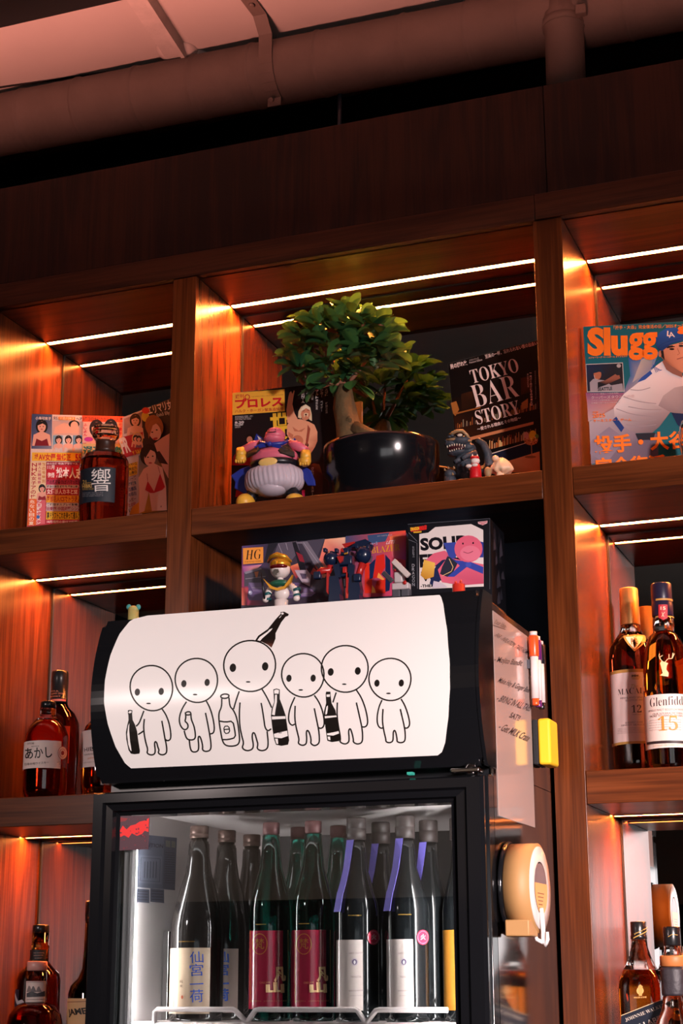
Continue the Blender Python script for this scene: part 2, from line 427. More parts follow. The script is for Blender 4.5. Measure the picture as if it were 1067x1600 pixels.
# ------------------------------------------------------------------ shelving
sh = thing('bar_shelving', 'built-in walnut back-bar shelving with mirrored, LED-lit compartments', 'shelving', (-.95, 0, 0))
for x0, x1 in ((P0L, P0R), (P1L, P1R), (P2L, P2R), (P3L, P3R)):
    MB().box((x0, 0, .0006), (x1, DEEP, ZB-.0005), .0012).build('post', wood_v, sh)
for b, (x0, x1, md, ld) in BAYS.items():
    rows = [(S1T, S1B)] if b == 'M' else [(S1T, S1B), (S2T, S2B), (S3T, S3B)]
    for t, bt in rows:
        MB().box((x0+.0004, .0006, bt), (x1-.0004, DEEP-.002, t), .0012).build('shelf', wood_h, sh)
    MB().box((x0+.0004, .012, ZB), (x1-.0004, DEEP, ZB+.02)).build('top_board', wood_h, sh)
    tops = [ZB] if b == 'M' else [ZB, S1B, S2B]
    bots = [S1T] if b == 'M' else [S1T, S2T, S3T]
    for t, bt in zip(tops, bots):
        mir = MB().box((x0+.004, md, bt+.001), (x1-.001, md+.006, t-.003)).build('mirror', mirror, sh)
        f = MB().box((x0+.0005, md-.003, bt), (x0+.004, md+.004, t-.001)).box((x0+.0005, md-.003, t-.004), (x1-.0005, md+.004, t-.001))
        f.build('mirror_edge', mat('mirror_edge_black', (.02, .017, .015), .3), mir)
        st = MB().box((x0+.003, ld-.0058, t-.0004), (x1-.003, ld+.0058, t-.00005)).build('led_strip', led_mats[b], sh)
        MB().box((x0+.002, ld-.0072, t-.0019), (x1-.002, ld-.006, t+.0005)).box((x0+.002, ld+.006, t-.0019), (x1-.002, ld+.0072, t+.0005)).build('led_shield', alu, st)  # added lips that keep the strip's light off the soffit
MB().box((P1R, .262, S2T-1.0), (P2L, .27, S1B)).build('back_panel', speckle(mat('navy_panel', (.035, .045, .075), .5), 20, .2), sh)
XS = at(835, 320, 0).x
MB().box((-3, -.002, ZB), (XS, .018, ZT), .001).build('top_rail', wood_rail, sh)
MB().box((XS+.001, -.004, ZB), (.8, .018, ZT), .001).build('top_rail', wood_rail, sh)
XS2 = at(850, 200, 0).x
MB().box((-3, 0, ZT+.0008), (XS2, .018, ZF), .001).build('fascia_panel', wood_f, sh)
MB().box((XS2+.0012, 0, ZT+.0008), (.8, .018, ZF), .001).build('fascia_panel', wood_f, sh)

# ------------------------------------------------------------------ duct, pipe, ceiling fittings
duct_mat = speckle(mat('painted_duct', (.14, .105, .088), .75), 14, .25, .5, 90)
DY, DZ, DR = .1, 3.2445, .0645
d = thing('air_duct', 'round painted spiral air duct hung under the ceiling above the shelving', 'duct', (-1.2, DY, DZ))
prof = []
x = -3.2
seams = [at(px, 150, DY).x for px in (47, 133, 222, 313, 402, 505, 640, 740, 820, 990)]
while x < 1.0:
    prof.append((DR, x)); x += .02
for sx in seams:
    prof += [(DR, sx-.006), (DR+.0022, sx-.002), (DR+.0022, sx+.002), (DR, sx+.006)]
prof.sort(key=lambda p: p[1])
MB().lathe([(r, h) for r, h in prof], (0, DY, DZ), 40, 'X').build('duct_tube', duct_mat, d)
sx = at(400, 120, DY-.08).x
st = MB()
pr = DR+.004
pts = [(-.13, ZC-.0015), (-.13, ZC-.0045)]
path = [(DY-.17, ZC-.004), (DY-.10, ZC-.004), (DY-.07, ZC-.03)] + [(DY-pr*math.cos(a), DZ-pr*math.sin(a)) for a in [R(v) for v in range(0, 76, 15)]] + [(DY-.018, DZ-DR-.02)]
for i in range(len(path)-1):
    (y0, z0), (y1, z1) = path[i], path[i+1]
    st.quad([(sx, y0, z0), (sx+.028, y0, z0), (sx+.028, y1, z1), (sx, y1, z1)])
o = st.build('hanger_strap', duct_mat, d)
so = o.modifiers.new('thick', 'SOLIDIFY'); so.thickness = .002; so.offset = 0
d.rotation_euler = (0, .015, 0)
rod = at(526, 170, DY); MB().cyl((rod.x, DY+.02, 3.085), (rod.x, DY+.02, DZ-DR+.01), .0042, seg=10).build('hanger_rod', mat('blue_grey_rod', (.03, .035, .05), .5), d)
bl = MB().cyl((sx+.014, DY-.14, ZC-.004), (sx+.014, DY-.14, ZC-.011), .006, seg=6)
bl.build('strap_bolt', duct_mat, d)
MB().cyl((sx+.014, DY-.03, DZ-DR-.012), (sx+.014, DY-.036, DZ-DR-.016), .005, seg=6).build('strap_bolt', duct_mat, d)
pxc, pr_ = at(884, 80, .065).x, .036
MB().lathe([(pr_, 3.052), (pr_, 3.19), (pr_+.004, 3.195), (pr_+.004, 3.225), (pr_, 3.23), (pr_, 3.26)], (pxc, .065, 0), 32).build('branch_pipe', duct_mat, d)
c0 = at(870, 28, .03)
MB().lathe([(pr_+.0055, 3.2), (pr_+.0055, 3.215)], (pxc, .065, 0), 32).box((pxc+.03, .02, 3.198), (pxc+.05, .035, 3.217), .002).build('pipe_clamp', duct_mat, d)
# ceiling strut and board joint
Zc = ZC
a0, a1 = atZ(222, 0, Zc), atZ(277, 84, Zc)
stb = MB(); sdir = (a1-a0).normalized(); sw = Vector((sdir.y, -sdir.x, 0))*.017; aa = a0-sdir*.5
def bar(mb, p, q_, wv, h):
    c = [p-wv, p+wv, q_+wv, q_-wv]; A = [mb.bm.verts.new(v) for v in c]; B = [mb.bm.verts.new(v-Vector((0, 0, h))) for v in c]
    for k in range(4): mb.bm.faces.new((A[k], A[(k+1) % 4], B[(k+1) % 4], B[k]))
    mb.bm.faces.new(A[::-1]); mb.bm.faces.new(B)
bar(stb, aa, a1, sw, .02); bar(stb, aa+sw*1.35, a1+sw*1.35, sw*.25, .03)
stb.ell(atZ(285, 86, Zc), (.035, .05, .022), rot=Matrix.Rotation(.5, 3, 'Z')).ell(atZ(262, 78, Zc), (.022, .03, .018)).ell(atZ(305, 88, Zc), (.03, .025, .02))
structure('trim_2', stb, speckle(mat('plastered_strut', (.45, .4, .37), .8), 30, .25, .8, 40))
b0, b1 = atZ(0, 136, Zc), atZ(262, 99, Zc)
jt = MB(); bar(jt, b0+(b0-b1)*.4, b1, Vector((0, .003, 0)), .0015)
structure('trim_3', jt, mat('joint_gap', (.01, .008, .008), .8))

# ------------------------------------------------------------------ fridge
FX1, FYB = -.6137, .2
FYF = (atX(751, 918, FX1).y+atX(755, 1250, FX1).y)/2+.008
FX0 = at(145, 1300, FYF).x
HZ0, HZ1 = at(752, 1194, FYF).z, at(748, 918, FYF).z
dz1 = HZ0-.015
fr = thing('display_fridge', 'black glass-door drinks fridge with an illuminated white header sign', 'fridge', ((FX0+FX1)/2, -.07, 0))
steel = speckle(mat('dark_polished_steel', (.42, .38, .37), .09, 1), 3, .05)
cab = MB()
cab.box((FX0+.004, FYF+.045, .06), (FX0+.03, FYB, HZ0)).box((FX0+.004, FYB-.025, .06), (FX1-.004, FYB, HZ0)).box((FX0+.03, FYF+.045, .06), (FX1-.03, FYB, .7)).box((FX0+.03, FYF+.045, HZ0-.034), (FX1-.03, FYB, HZ0)).box((FX1-.03, FYF+.045, .06), (FX1-.004, FYB, HZ0))
cab.build('cabinet', black_satin, fr)
MB().box((FX1-.004, FYF+.04, .06), (FX1, FYB, HZ0)).box((FX1-.004, FYF+.058, HZ0-.001), (FX1, FYB, HZ1-.012)).build('side_panel', steel, fr)
MB().box((FX1-.004, FYF+.012, .06), (FX1-.0002, FYF+.0395, HZ0-.012), .001).build('side_trim', black_gloss, fr)
liner = speckle(mat('white_liner', (.8, .72, .71), .35), 40, .04)
ln = MB()
IX0, IX1, IYF, IYB = FX0+.034, FX1-.034, FYF+.047, FYB-.03
for a, b in (((IX0-.003, IYF, .7), (IX0, IYB, HZ0-.035)), ((IX1, IYF, .7), (IX1+.003, IYB, HZ0-.035)), ((IX0, IYF, HZ0-.038), (IX1, IYB, HZ0-.035)), ((IX0, IYF, .7), (IX1, IYB, .703))):
    ln.box(a, b)
ln.build('liner', liner, fr)
MB().box((IX0, IYB, .703), (IX1, IYB+.003, HZ0-.038)).build('back_liner', mat('dark_back_liner', (.03, .03, .032), .4), fr)
# header: bowed black hood
HB = Bulge((HZ0+HZ1)/2, (HZ1-HZ0)/2, FYF+.012, .034)
hood = MB()
N = 24
prof = [(HB.Y(HZ0+(HZ1-HZ0)*k/N), HZ0+(HZ1-HZ0)*k/N) for k in range(N+1)]
hood.prism(prof+[(FYF+.16, HZ1), (FYF+.16, HZ0)], 0, FX0, FX1-.0045)
bmesh.ops.bevel(hood.bm, geom=[e for e in hood.bm.edges if abs(e.verts[0].co.x-e.verts[1].co.x) < 1e-6], offset=.006, segments=3, affect='EDGES')
hd = hood.build('header_hood', black_gloss, fr)
MB().prism([(y-.0012, z) for y, z in prof]+[(FYF+.057, HZ1+.0012), (FYF+.057, HZ0)], 0, FX1-.0045, FX1+.0004).build('header_end_cap', black_gloss, fr)
MB().box((FX0+.02, FYF+.1, HZ1-.02), (FX1-.004, FYB, HZ1-.012)).build('top_plate', black_satin, fr)
sign_mat = mat('backlit_acrylic', (.6, .55, .53), .25, emit=lin('E6DCD8'), estr=SIGN_STR)
# lit panel outline, fitted on the bowed front
outl = [(231, 962), (460, 944.5), (684, 928), (689, 931), (693, 945), (699, 985), (703, 1035), (703.5, 1075), (701, 1120), (696, 1160), (691, 1175), (684, 1180.5), (460, 1191), (225, 1202.5), (207, 1202), (196, 1193), (181, 1167), (169, 1132), (163, 1098), (164.5, 1063), (173, 1024), (187, 991), (203, 971), (214, 964.5)]
ink = Ink(HB, base=.0012, eps=.0001); ink.cell = None
Pn = MB(); uvp = [HB.q(*p) for p in outl]
def row_x(z):
    xs = []
    n = len(uvp)
    for i in range(n):
        (xa, za), (xb, zb) = uvp[i], uvp[(i+1) % n]
        if (za-z)*(zb-z) <= 0 and abs(za-zb) > 1e-9: xs.append(xa+(xb-xa)*(z-za)/(zb-za))
    return min(xs), max(xs)
zlo, zhi = min(p[1] for p in uvp), max(p[1] for p in uvp)
def pf(i, j, h):
    z = zlo+1e-5+(zhi-zlo-2e-5)*j; a, b = row_x(z); return HB.m(a+(b-a)*i, z, h)
Pn.grid(lambda i, j: pf(i, j, .001), 8, 60)
panel = Pn.build('sign_panel', sign_mat, fr)

# art on the sign: six bald line-drawn figures and their bottles
K = '17120F'; LW = 2.3
def blob(cx, cy, rx, ry, rot=0.0, tall=0.0):
    pts = []
    for k in range(40):
        t = 2*math.pi*k/40; a, b = math.cos(t), math.sin(t)
        x, y = rx*a*(1-.05*b), ry*b
        pts.append((cx+x*math.cos(rot)-y*math.sin(rot), cy+x*math.sin(rot)+y*math.cos(rot)))
    return pts
def ln(*pts, w=LW, sm=2, closed=False): ink.line(list(pts), w, K, 1, closed, sm)
def head(cx, cy, rx, ry, e1, e2, mo, er=(4.1, 5.6), rot=-.25):
    ink.line(blob(cx, cy, rx, ry, rot), LW, K, 1, True)
    for ex, ey in (e1, e2): ink.ell(ex, ey, er[0], er[1], K, rot=.1, layer=1)
    ink.ell(mo[0], mo[1], 3.6, 1.2, K, layer=1)
def Zp(x0, y0, s): return lambda x, y: (x0+x/s, y0+y/s)
z1 = Zp(190, 1020, 1067/170.)
head(237.5, 1075.5, 33, 35.5, z1(158, 387), z1(392, 380), z1(268, 498))
q = lambda *a: [z1(*p) for p in a]
ln(*q((222, 570), (200, 630), (175, 695), (145, 722))); ln(*q((165, 803), (195, 785), (218, 768)))
ln(*q((227, 650), (219, 720), (225, 800), (240, 880), (262, 950), (250, 985), (290, 1006), (328, 995), (335, 960), (325, 890), (335, 868), (350, 885), (360, 930), (372, 955), (360, 985), (400, 1006), (442, 990), (448, 950), (440, 890), (428, 840), (415, 760), (398, 668)))
ln(*q((398, 548), (440, 610), (470, 690), (487, 790), (485, 850), (455, 866), (432, 850)))
ink.poly(q((66, 598), (66, 565), (86, 560), (110, 566), (107, 598), (112, 660), (135, 705), (155, 770), (170, 880), (184, 965), (178, 990), (130, 996), (95, 990), (72, 955), (50, 850), (46, 780), (62, 700), (72, 660), (70, 610)), K, 1)
ink.poly(q((68, 588), (84, 570), (103, 575), (100, 588), (85, 595)), 'E9D9D2', 2)
ink.poly(q((68, 720), (80, 690), (78, 760), (86, 860), (102, 965), (88, 955), (70, 900), (58, 800)), 'E9D9D2', 2)
head(307.7, 1063.5, 33, 34.5, z1(614, 304), z1(842, 292), z1(724, 411))
ln(*q((640, 480), (590, 560), (566, 650), (580, 720), (620, 762), (655, 740), (655, 700), (625, 672)))
ln(*q((630, 590), (650, 578), (684, 582), (684, 650), (715, 720), (728, 800), (725, 845), (690, 858), (645, 850), (625, 800), (618, 765)))
ln(*q((625, 672), (635, 630), (628, 585))); ln(*q((630, 608), (655, 612), (682, 606)))
ln(*q((668, 860), (675, 930), (690, 970), (725, 976), (758, 960), (760, 900), (752, 840), (765, 812), (785, 850), (800, 920), (795, 955), (830, 972), (880, 955), (880, 880), (865, 790), (845, 680), (826, 590)))
ln(*q((832, 470), (870, 540), (900, 640), (915, 740), (905, 790), (870, 797)))
z2 = Zp(335, 950, 800/120.); q = lambda *a: [z2(*p) for p in a]
head(391, 1041, 40.5, 39.8, z2(196, 624), z2(532, 610), z2(355, 771), (5, 6.6))
ink.poly(q((425, 345), (460, 290), (510, 255), (560, 220), (640, 120), (695, 60), (690, 45), (730, 40), (778, 65), (770, 85), (745, 92), (700, 150), (640, 265), (640, 320), (620, 370), (598, 415), (560, 385), (500, 355)), [K]*14+['3A211A', '6B3F33', '6B3F33', K], 1)
ink.poly(q((452, 338), (475, 305), (560, 245), (690, 90), (705, 75), (700, 85), (590, 240), (500, 320), (480, 345)), 'E9D9D2', 2)
ink.ell(*z2(712, 60), 2, 1.6, 'E9D9D2', layer=2)
ln(*q((262, 868), (230, 960), (203, 1055))); ln(*q((270, 985), (262, 1100), (268, 1240), (290, 1340), (310, 1410), (288, 1460), (340, 1492), (400, 1475), (412, 1430), (395, 1350), (402, 1298), (425, 1305), (445, 1380), (458, 1420), (445, 1470), (500, 1492), (555, 1470), (565, 1410), (552, 1285)))
ln(*q((490, 990), (505, 1070), (520, 1170), (530, 1250), (560, 1285), (595, 1260))); ln(*q((498, 845), (550, 930), (600, 1040)))
ln(*q((70, 910), (110, 895), (158, 905), (150, 935), (110, 945), (70, 935)), closed=True)
ln(*q((80, 945), (80, 1030), (50, 1090), (50, 1170), (70, 1300), (90, 1400), (130, 1440), (220, 1440), (265, 1410), (265, 1330), (240, 1150), (200, 1060), (165, 1030), (155, 935)))
ln(*q((52, 1178), (120, 1190), (195, 1178), (215, 1270), (225, 1350), (150, 1372), (85, 1372)), sm=1)
ln(*q((100, 1235), (155, 1230), (165, 1300), (110, 1312)), closed=True, sm=1, w=1.8); ln(*q((102, 1268), (160, 1262)), w=1.8)
ink.poly(q((617, 850), (650, 840), (684, 850), (684, 950), (715, 1030), (745, 1120), (760, 1220), (782, 1380), (770, 1425), (700, 1437), (645, 1425), (625, 1370), (605, 1240), (592, 1120), (600, 1050), (625, 980), (620, 900)), K, 1)
ink.poly(q((625, 860), (650, 850), (676, 858), (672, 895), (628, 893)), 'E9D9D2', 2)
ink.poly(q((635, 905), (655, 905), (655, 980), (640, 1060), (632, 1118), (602, 1112), (612, 1050), (632, 980)), 'E9D9D2', 2)
ink.poly(q((600, 1132), (742, 1128), (768, 1335), (700, 1358), (628, 1350)), 'E9D9D2', 2)
ink.poly(q((634, 1362), (664, 1362), (668, 1418), (650, 1415)), 'E9D9D2', 2)
ink.text('酒', z2(643, 1305), z2(716, 1305), 20, K, .02, 3)
z3 = Zp(420, 1000, 1067/240.); q = lambda *a: [z3(*p) for p in a]
head(474, 1055.5, 33, 34, z3(142, 267), z3(310, 266), z3(224, 348))
head(539.5, 1045.5, 36.5, 36.5, z3(432, 223), z3(620, 216), z3(526, 308), (4.6, 6))
head(610, 1062, 32.8, 33, z3(753, 301), z3(922, 300), z3(833, 372))
def body(L, Rr, arm_l=None):
    ln(*q(*L)); ln(*q(*Rr))
ln(*q((183, 398), (150, 470), (137, 540), (145, 580), (165, 595), (183, 585)))
ln(*q((185, 458), (182, 540), (190, 600), (205, 660), (213, 695), (205, 720), (235, 735), (262, 725), (266, 690), (262, 640), (270, 625), (285, 645), (297, 695), (292, 720), (320, 738), (352, 720), (354, 680), (348, 620), (335, 560), (318, 475)))
ln(*q((318, 385), (350, 430), (375, 490), (388, 560), (385, 600), (365, 617), (348, 610)))
ln(*q((470, 365), (455, 410), (447, 435))); ln(*q((478, 435), (475, 520), (485, 600), (497, 660), (500, 690), (495, 710), (530, 726), (558, 712), (560, 680), (555, 630), (567, 613), (578, 640), (590, 690), (588, 712), (620, 726), (652, 712), (654, 660), (648, 605), (635, 545), (610, 435)))
ln(*q((610, 348), (645, 400), (675, 480), (690, 560), (685, 595), (665, 607), (648, 603)))
ln(*q((788, 418), (765, 470), (752, 545), (760, 600), (785, 617), (800, 605))); ln(*q((795, 480), (790, 560), (800, 630), (815, 690), (815, 708), (840, 716), (864, 705), (866, 670), (866, 640), (875, 625), (885, 645), (893, 690), (892, 708), (920, 716), (948, 705), (950, 660), (945, 610), (930, 545), (915, 480)))
ln(*q((920, 410), (950, 460), (975, 540), (982, 590), (965, 615), (940, 610)))
ink.poly(q((397, 375), (400, 360), (430, 360), (432, 390), (438, 440), (465, 490), (475, 540), (490, 620), (498, 680), (490, 703), (440, 710), (408, 700), (400, 640), (388, 560), (385, 500), (400, 440)), K, 1)
ink.poly(q((402, 380), (428, 378), (425, 396), (404, 396)), 'E9D9D2', 2)
ink.poly(q((390, 530), (472, 525), (490, 650), (450, 665), (408, 662)), 'E9D9D2', 2)
ink.poly(q((395, 505), (402, 465), (412, 455), (412, 480), (406, 515), (396, 520)), 'E9D9D2', 2)
ink.poly(q((410, 672), (428, 672), (430, 696), (416, 694)), 'E9D9D2', 2)
ink.text('大', z3(415, 632), z3(462, 632), 16, K, .02, 3)
ink_sign = print_mat('sign_ink', .4)
# the pale parts of the drawing are bare backlit acrylic
art = ink.build('sign_artwork', panel, [ink_sign][0])
art.data.materials.append(sign_mat)
pale = lin('E9D9D2')
ca = art.data.color_attributes['ink'].data
for p in art.data.polygons:
    if ca[p.vertices[0]].color[0] > .5: p.material_index = 1
art.data.materials[1] = sign_mat

# door
DYF = FYF-.008
dr = MB()
gl, gr_ = at(184, 1400, DYF+.016).x, at(708, 1400, DYF+.016).x
dzg = at(400, 1266, DYF+.016).z
def frame_bar(mb, x0, x1, z0, z1, y0, y1, bev=.004): mb.box((x0, y0, z0), (x1, y1, z1), bev)
# stepped moulding mitred at the corners
def ring(mb, x0, x1, z0, z1, y): return [Vector((x0, y, z0)), Vector((x1, y, z0)), Vector((x1, y, z1)), Vector((x0, y, z1))]
steps = [(0, FYF+.043), (0, DYF+.006), (.004, DYF), (.022, DYF), (.026, DYF+.006), (.038, DYF+.007), (.041, DYF+.014), (.0475, DYF+.016), (.0475, FYF+.043)]
sx_ = (gl-FX0)/.0475; rings = []
for t, y in steps:
    rings.append([dr.bm.verts.new(v) for v in ring(dr, FX0+t*(gl-FX0)/.0475, FX1-.003-t*(FX1-.003-gr_)/.0475, .08+t, dz1-t*(dz1-dzg)/.0475, y)])
for a, b in zip(rings, rings[1:]):
    for k in range(4): dr.bm.faces.new((a[k], a[(k+1) % 4], b[(k+1) % 4], b[k]))
for k in range(4): dr.bm.faces.new((rings[-1][k], rings[-1][(k+1) % 4], rings[0][(k+1) % 4], rings[0][k]))
door = dr.build('door', black_gloss, fr)
MB().box((gl-.002, DYF+.017, .12), (gr_+.002, DYF+.021, dzg+.002)).build('glass_pane', pane_glass, door)
MB().cyl((FX1-.022, FYF+.005, dz1), (FX1-.022, FYF+.005, dz1+.017), .009).box((FX1-.05, FYF-.004, dz1+.004), (FX1-.008, FYF+.02, dz1+.011), .002).build('hinge', chrome, fr)
ind = at(640, 1197, DYF)
MB().box((ind.x-.004, DYF-.0008, dz1+.0045), (ind.x+.004, DYF+.01, dz1+.008)).build('indicator_light', mat('teal_indicator', (.02, .1, .08), .3, emit=(.05, .6, .45), estr=.5), fr)
# interior lamp tubes at both front corners
lamp_w = mat('fridge_lamp', (.8, .8, .8), .4, emit=(1, .93, .88), estr=34)
def lamp(k, s_): return mat('fridge_lamp_%d' % k, (.8, .8, .8), .4, emit=(1, .95, .92), estr=s_)
MB().box((IX0+.001, IYF+.004, .72), (IX0+.011, IYF+.014, 1.70), .002).build('lamp_tube', lamp(1, 60), fr)
MB().box((IX1-.012, IYF+.004, .72), (IX1-.002, IYF+.016, 1.70), .002).build('lamp_tube', lamp(2, 110), fr)
MB().box((IX0+.03, IYF+.002, HZ0-.0425), (IX1-.03, IYF+.016, HZ0-.039), .001).build('lamp_tube', lamp(3, 5), fr)  # added unseen tube behind the top rail, lights the bottles from above
MB().box((gl+.001, DYF+.026, .72), (gl+.011, DYF+.04, dzg-.004), .003).box((gl+.013, DYF+.026, .72), (gl+.017, DYF+.04, dzg-.004), .001).build('door_gasket', mat('white_gasket', (.6, .58, .58), .35), door)

# ------------------------------------------------------------------ magazines
def sheet(TL, TR, BL, y_tl, y_tr=None, dy=0.0, zb=S1T):
    tl = at(*TL, y_tl); tr = atZ(*TR, tl.z) if y_tr is None else at(*TR, y_tr)
    v = at(*BL, y_tl+dy)-tl; v = v*((zb+.0012-tl.z)/v.z); bl = tl+v; br = bl+(tr-tl)
    br.z = max(br.z, zb+.0012)
    return Plane(bl, br, tl)
def magazine(S, label, paint, mat_=None, thick=.006, group=None):
    t = thing('magazine', label, 'magazine', (S.o+S.u*S.w/2), group)
    mb = MB()
    c = [S.m(u, v, h) for h in (0, -thick) for u, v in ((0, 0), (S.w, 0), (S.w, S.h), (0, S.h))]
    for f in ((0, 1, 2, 3), (7, 6, 5, 4), (0, 4, 5, 1), (1, 5, 6, 2), (2, 6, 7, 3), (3, 7, 4, 0)): mb.bm.faces.new([mb.bm.verts.new(c[i]) for i in f])
    bmesh.ops.remove_doubles(mb.bm, verts=mb.bm.verts, dist=1e-6)
    mb.build('pages', mat('page_paper', (.6, .52, .45), .7), t)
    ink = Ink(S); paint(ink, S); ink.build('cover', t, mat_ or ink_gloss); return t
def bg(ink, S, col): ink.uv([(0.0002, .0002), (S.w-.0002, .0002), (S.w-.0002, S.h-.0002), (.0002, S.h-.0002)], col)
def zs(x0, y0, s): return (lambda x, y: (x0+x/s, y0+y/s)), (lambda *a: [(x0+p[0]/s, y0+p[1]/s) for p in a])
def person_bust(ink, cx, cy, r, skin, hair, top, lean=0.0):
    """tiny printed figure: hair, shoulders, face"""
    ink.ell(cx, cy+r*.15, r*1.25, r*1.55, hair); ink.poly([(cx-r*2, cy+r*4.2), (cx-r*1.7, cy+r*1.9), (cx-r*.4, cy+r*1.3), (cx+r*.4, cy+r*1.3), (cx+r*1.7, cy+r*1.9), (cx+r*2, cy+r*4.2)], skin)
    ink.poly([(cx-r*1.5, cy+r*4.2), (cx-r*1.1, cy+r*2.7), (cx, cy+r*3.2), (cx+r*1.1, cy+r*2.7), (cx+r*1.5, cy+r*4.2)], top)
    ink.ell(cx, cy+r*.2, r*.85, r*1.15, skin); ink.poly([(cx-r*.9, cy), (cx-r*.7, cy-r*.9), (cx+r*.7, cy-r*.9), (cx+r*.9, cy), (cx+r*.2, cy-r*.45)], hair)
    ink.ell(cx-r*.33, cy+r*.18, r*.14, r*.09, '2A1512'); ink.ell(cx+r*.33, cy+r*.18, r*.14, r*.09, '2A1512'); ink.ell(cx, cy+r*.75, r*.22, r*.09, 'A82B2B')

# -- two tabloid covers in the upper left compartment
def cover_a(ink, S):
    bg(ink, S, 'C4313F'); P, Q = zs(30, 630, 4.268)
    ink.poly(Q((85, 72), (420, 82), (418, 395), (75, 388)), 'E5D9D2')
    ink.poly(Q((84, 72), (220, 76), (216, 306), (80, 304)), ['3E5078', '51648C', '8890A8', '46587F'])
    person_bust(ink, *P(150, 150), 7.5, 'E8B5A0', '17100E', '7A1322')
    ink.poly(Q((222, 118), (418, 122), (418, 215), (222, 212)), 'D8B8B0')
    ink.poly(Q((228, 205), (240, 160), (300, 130), (350, 150), (418, 165), (418, 205), (330, 200)), 'E9B9A4'); ink.ell(*P(365, 140), 8.5, 6, '1B1210'); ink.ell(*P(368, 152), 6, 7, 'E9B9A4')
    for i, x in enumerate((265, 330, 398)):
        ink.poly(Q((x-40, 215), (x+26, 217), (x+26, 300), (x-40, 300)), ['7FB2CE', 'D5E4EC', '6FA2C4'][i]); person_bust(ink, *P(x-2, 242), 4.6, 'EBBBA8', '2A1A14', 'D9D5D8')
    ink.text('小島可奈子', P(108, 112), P(212, 116), 5.2, 'F4EDE8', .02); ink.text('女優 三浦川緒子 ヘア', P(226, 110), P(418, 117), 5.2, '2B2A55', .02)
    ink.poly(Q((262, 92), (372, 94), (372, 116), (262, 114)), 'E8862A'); ink.text('三田川緒子', P(268, 112), P(368, 115), 4.4, 'FFF3C8', .02)
    ink.text('レジェンド美女  袋綴徹底', P(92, 322), P(270, 326), 3.6, 'F4E8E0', .01)
    ink.poly(Q((86, 330), (415, 332), (415, 388), (84, 386)), 'F2C22E')
    ink.text('大編', P(100, 382), P(124, 383), 11, 'C21F2E', .03); ink.text('AV女優', P(128, 384), P(242, 386), 11.5, 'CC2230', .03); ink.text('無修正', P(248, 386), P(344, 387), 11.5, 'D42A1F', .03); ink.text('55', P(372, 387), P(414, 388), 11, 'CC2230', .03)
    # left column strips
    ink.poly(Q((75, 390), (180, 392), (176, 640), (66, 640)), 'EBD9B0'); ink.poly(Q((66, 640), (118, 640), (112, 815), (52, 818)), 'E86A28'); ink.poly(Q((118, 640), (176, 640), (172, 806), (112, 812)), 'D86A78')
    ink.vtext('NHK女子アの性', P(102, 398), P(92, 640), 8, 'B41F35', .02); ink.vtext('危ない目の夏', P(88, 645), P(80, 818), 8, 'F7E3CC', .02); ink.vtext('プロ野球Xメン', P(135, 645), P(126, 812), 7.5, 'F4EDE8', .03)
    ink.vtext('婦人公開相談', P(136, 396), P(134, 540), 5, 'C0506A', .02); ink.vtext('秋の号特別', P(164, 396), P(162, 536), 5, 'C88030', .02)
    ink.ell(*P(126, 760), 2.6, 2.8, '2F6FC0'); person_bust(ink, *P(152, 568), 4.4, 'E5AE9C', '120D0C', '8B1A2B')
    rows = [(395, 416, '8E1A3A', 'あの女優 熟演/アラサース', 'F0E0E0'), (418, 508, 'C41F30', None, None), (510, 545, 'B33A5C', '年の瀬不倫 OLがハマった', '3B0F22'), (546, 570, 'D8C8C4', '政治小演発 解散劇 薬剤公開', '40262B'), (570, 614, 'B8202E', '女優派人カネとSE', 'F6E9E4'), (616, 664, 'F0B02C', '阿部巨人!CSでトラ退', 'B02020'), (666, 690, 'DAD0CC', '実践型オスプレイ配備', '2B2430'), (690, 722, 'C9C2C8', '自衛隊 中国迎撃シン', 'A03048'), (724, 778, 'E8C430', '裏ドラフトこれを待って通ル', '3A2C12'), (780, 806, 'C42A44', '10月場所の番付で記事', 'F0E2E4')]
    for y0, y1, c, s, tc in rows:
        ink.poly(Q((182, y0), (398, y0+2), (390, y1+0), (178, y1)), c)
        if s: ink.text(s, P(184, y1-4), P(388, y1-3), (y1-y0-7)/4.268, tc, .025)
    ink.text('11月', P(188, 445), P(234, 446), 7, 'F3ECEA', .03); ink.text('復帰', P(188, 500), P(234, 501), 8.5, 'F3ECEA', .03); ink.text('松本人志', P(244, 503), P(420, 506), 17, 'F7F1EE', .03)
    # right half, title band behind the decanter
    ink.poly(Q((420, 84), (700, 92), (692, 128), (420, 124)), 'E2552C'); ink.text('5年コロナにかからない人 激', P(424, 120), P(690, 124), 6, '35201C', .02)
    ink.poly(Q((420, 126), (692, 130), (690, 272), (420, 268)), 'D8B4AC'); person_bust(ink, *P(515, 165), 9, 'E4A58E', '2A1611', 'C77A80'); person_bust(ink, *P(610, 158), 8.5, 'DDB0A8', '1D1416', 'B9A5B0')
    ink.vtext('ふしょん', P(440, 136), P(440, 225), 6, 'C22A4A', .03); ink.vtext('七恵子', P(676, 132), P(674, 222), 5.5, 'C9305A', .03); ink.ell(*P(462, 244), 7, 3.6, 'B0309A')
    ink.poly(Q((420, 272), (690, 276), (688, 362), (420, 358)), 'C9B27A'); ink.text('週刊大衆', P(424, 352), P(684, 356), 15, '1E6A72', .04)
    ink.poly(Q((420, 360), (688, 364), (684, 800), (400, 800)), 'B8A59A')
S_a = sheet((50, 648), (194.5, 652), (42, 820), .124, y_tr=.226)
magazine(S_a, 'crowded red and yellow tabloid magazine behind the squat whisky decanter', cover_a)
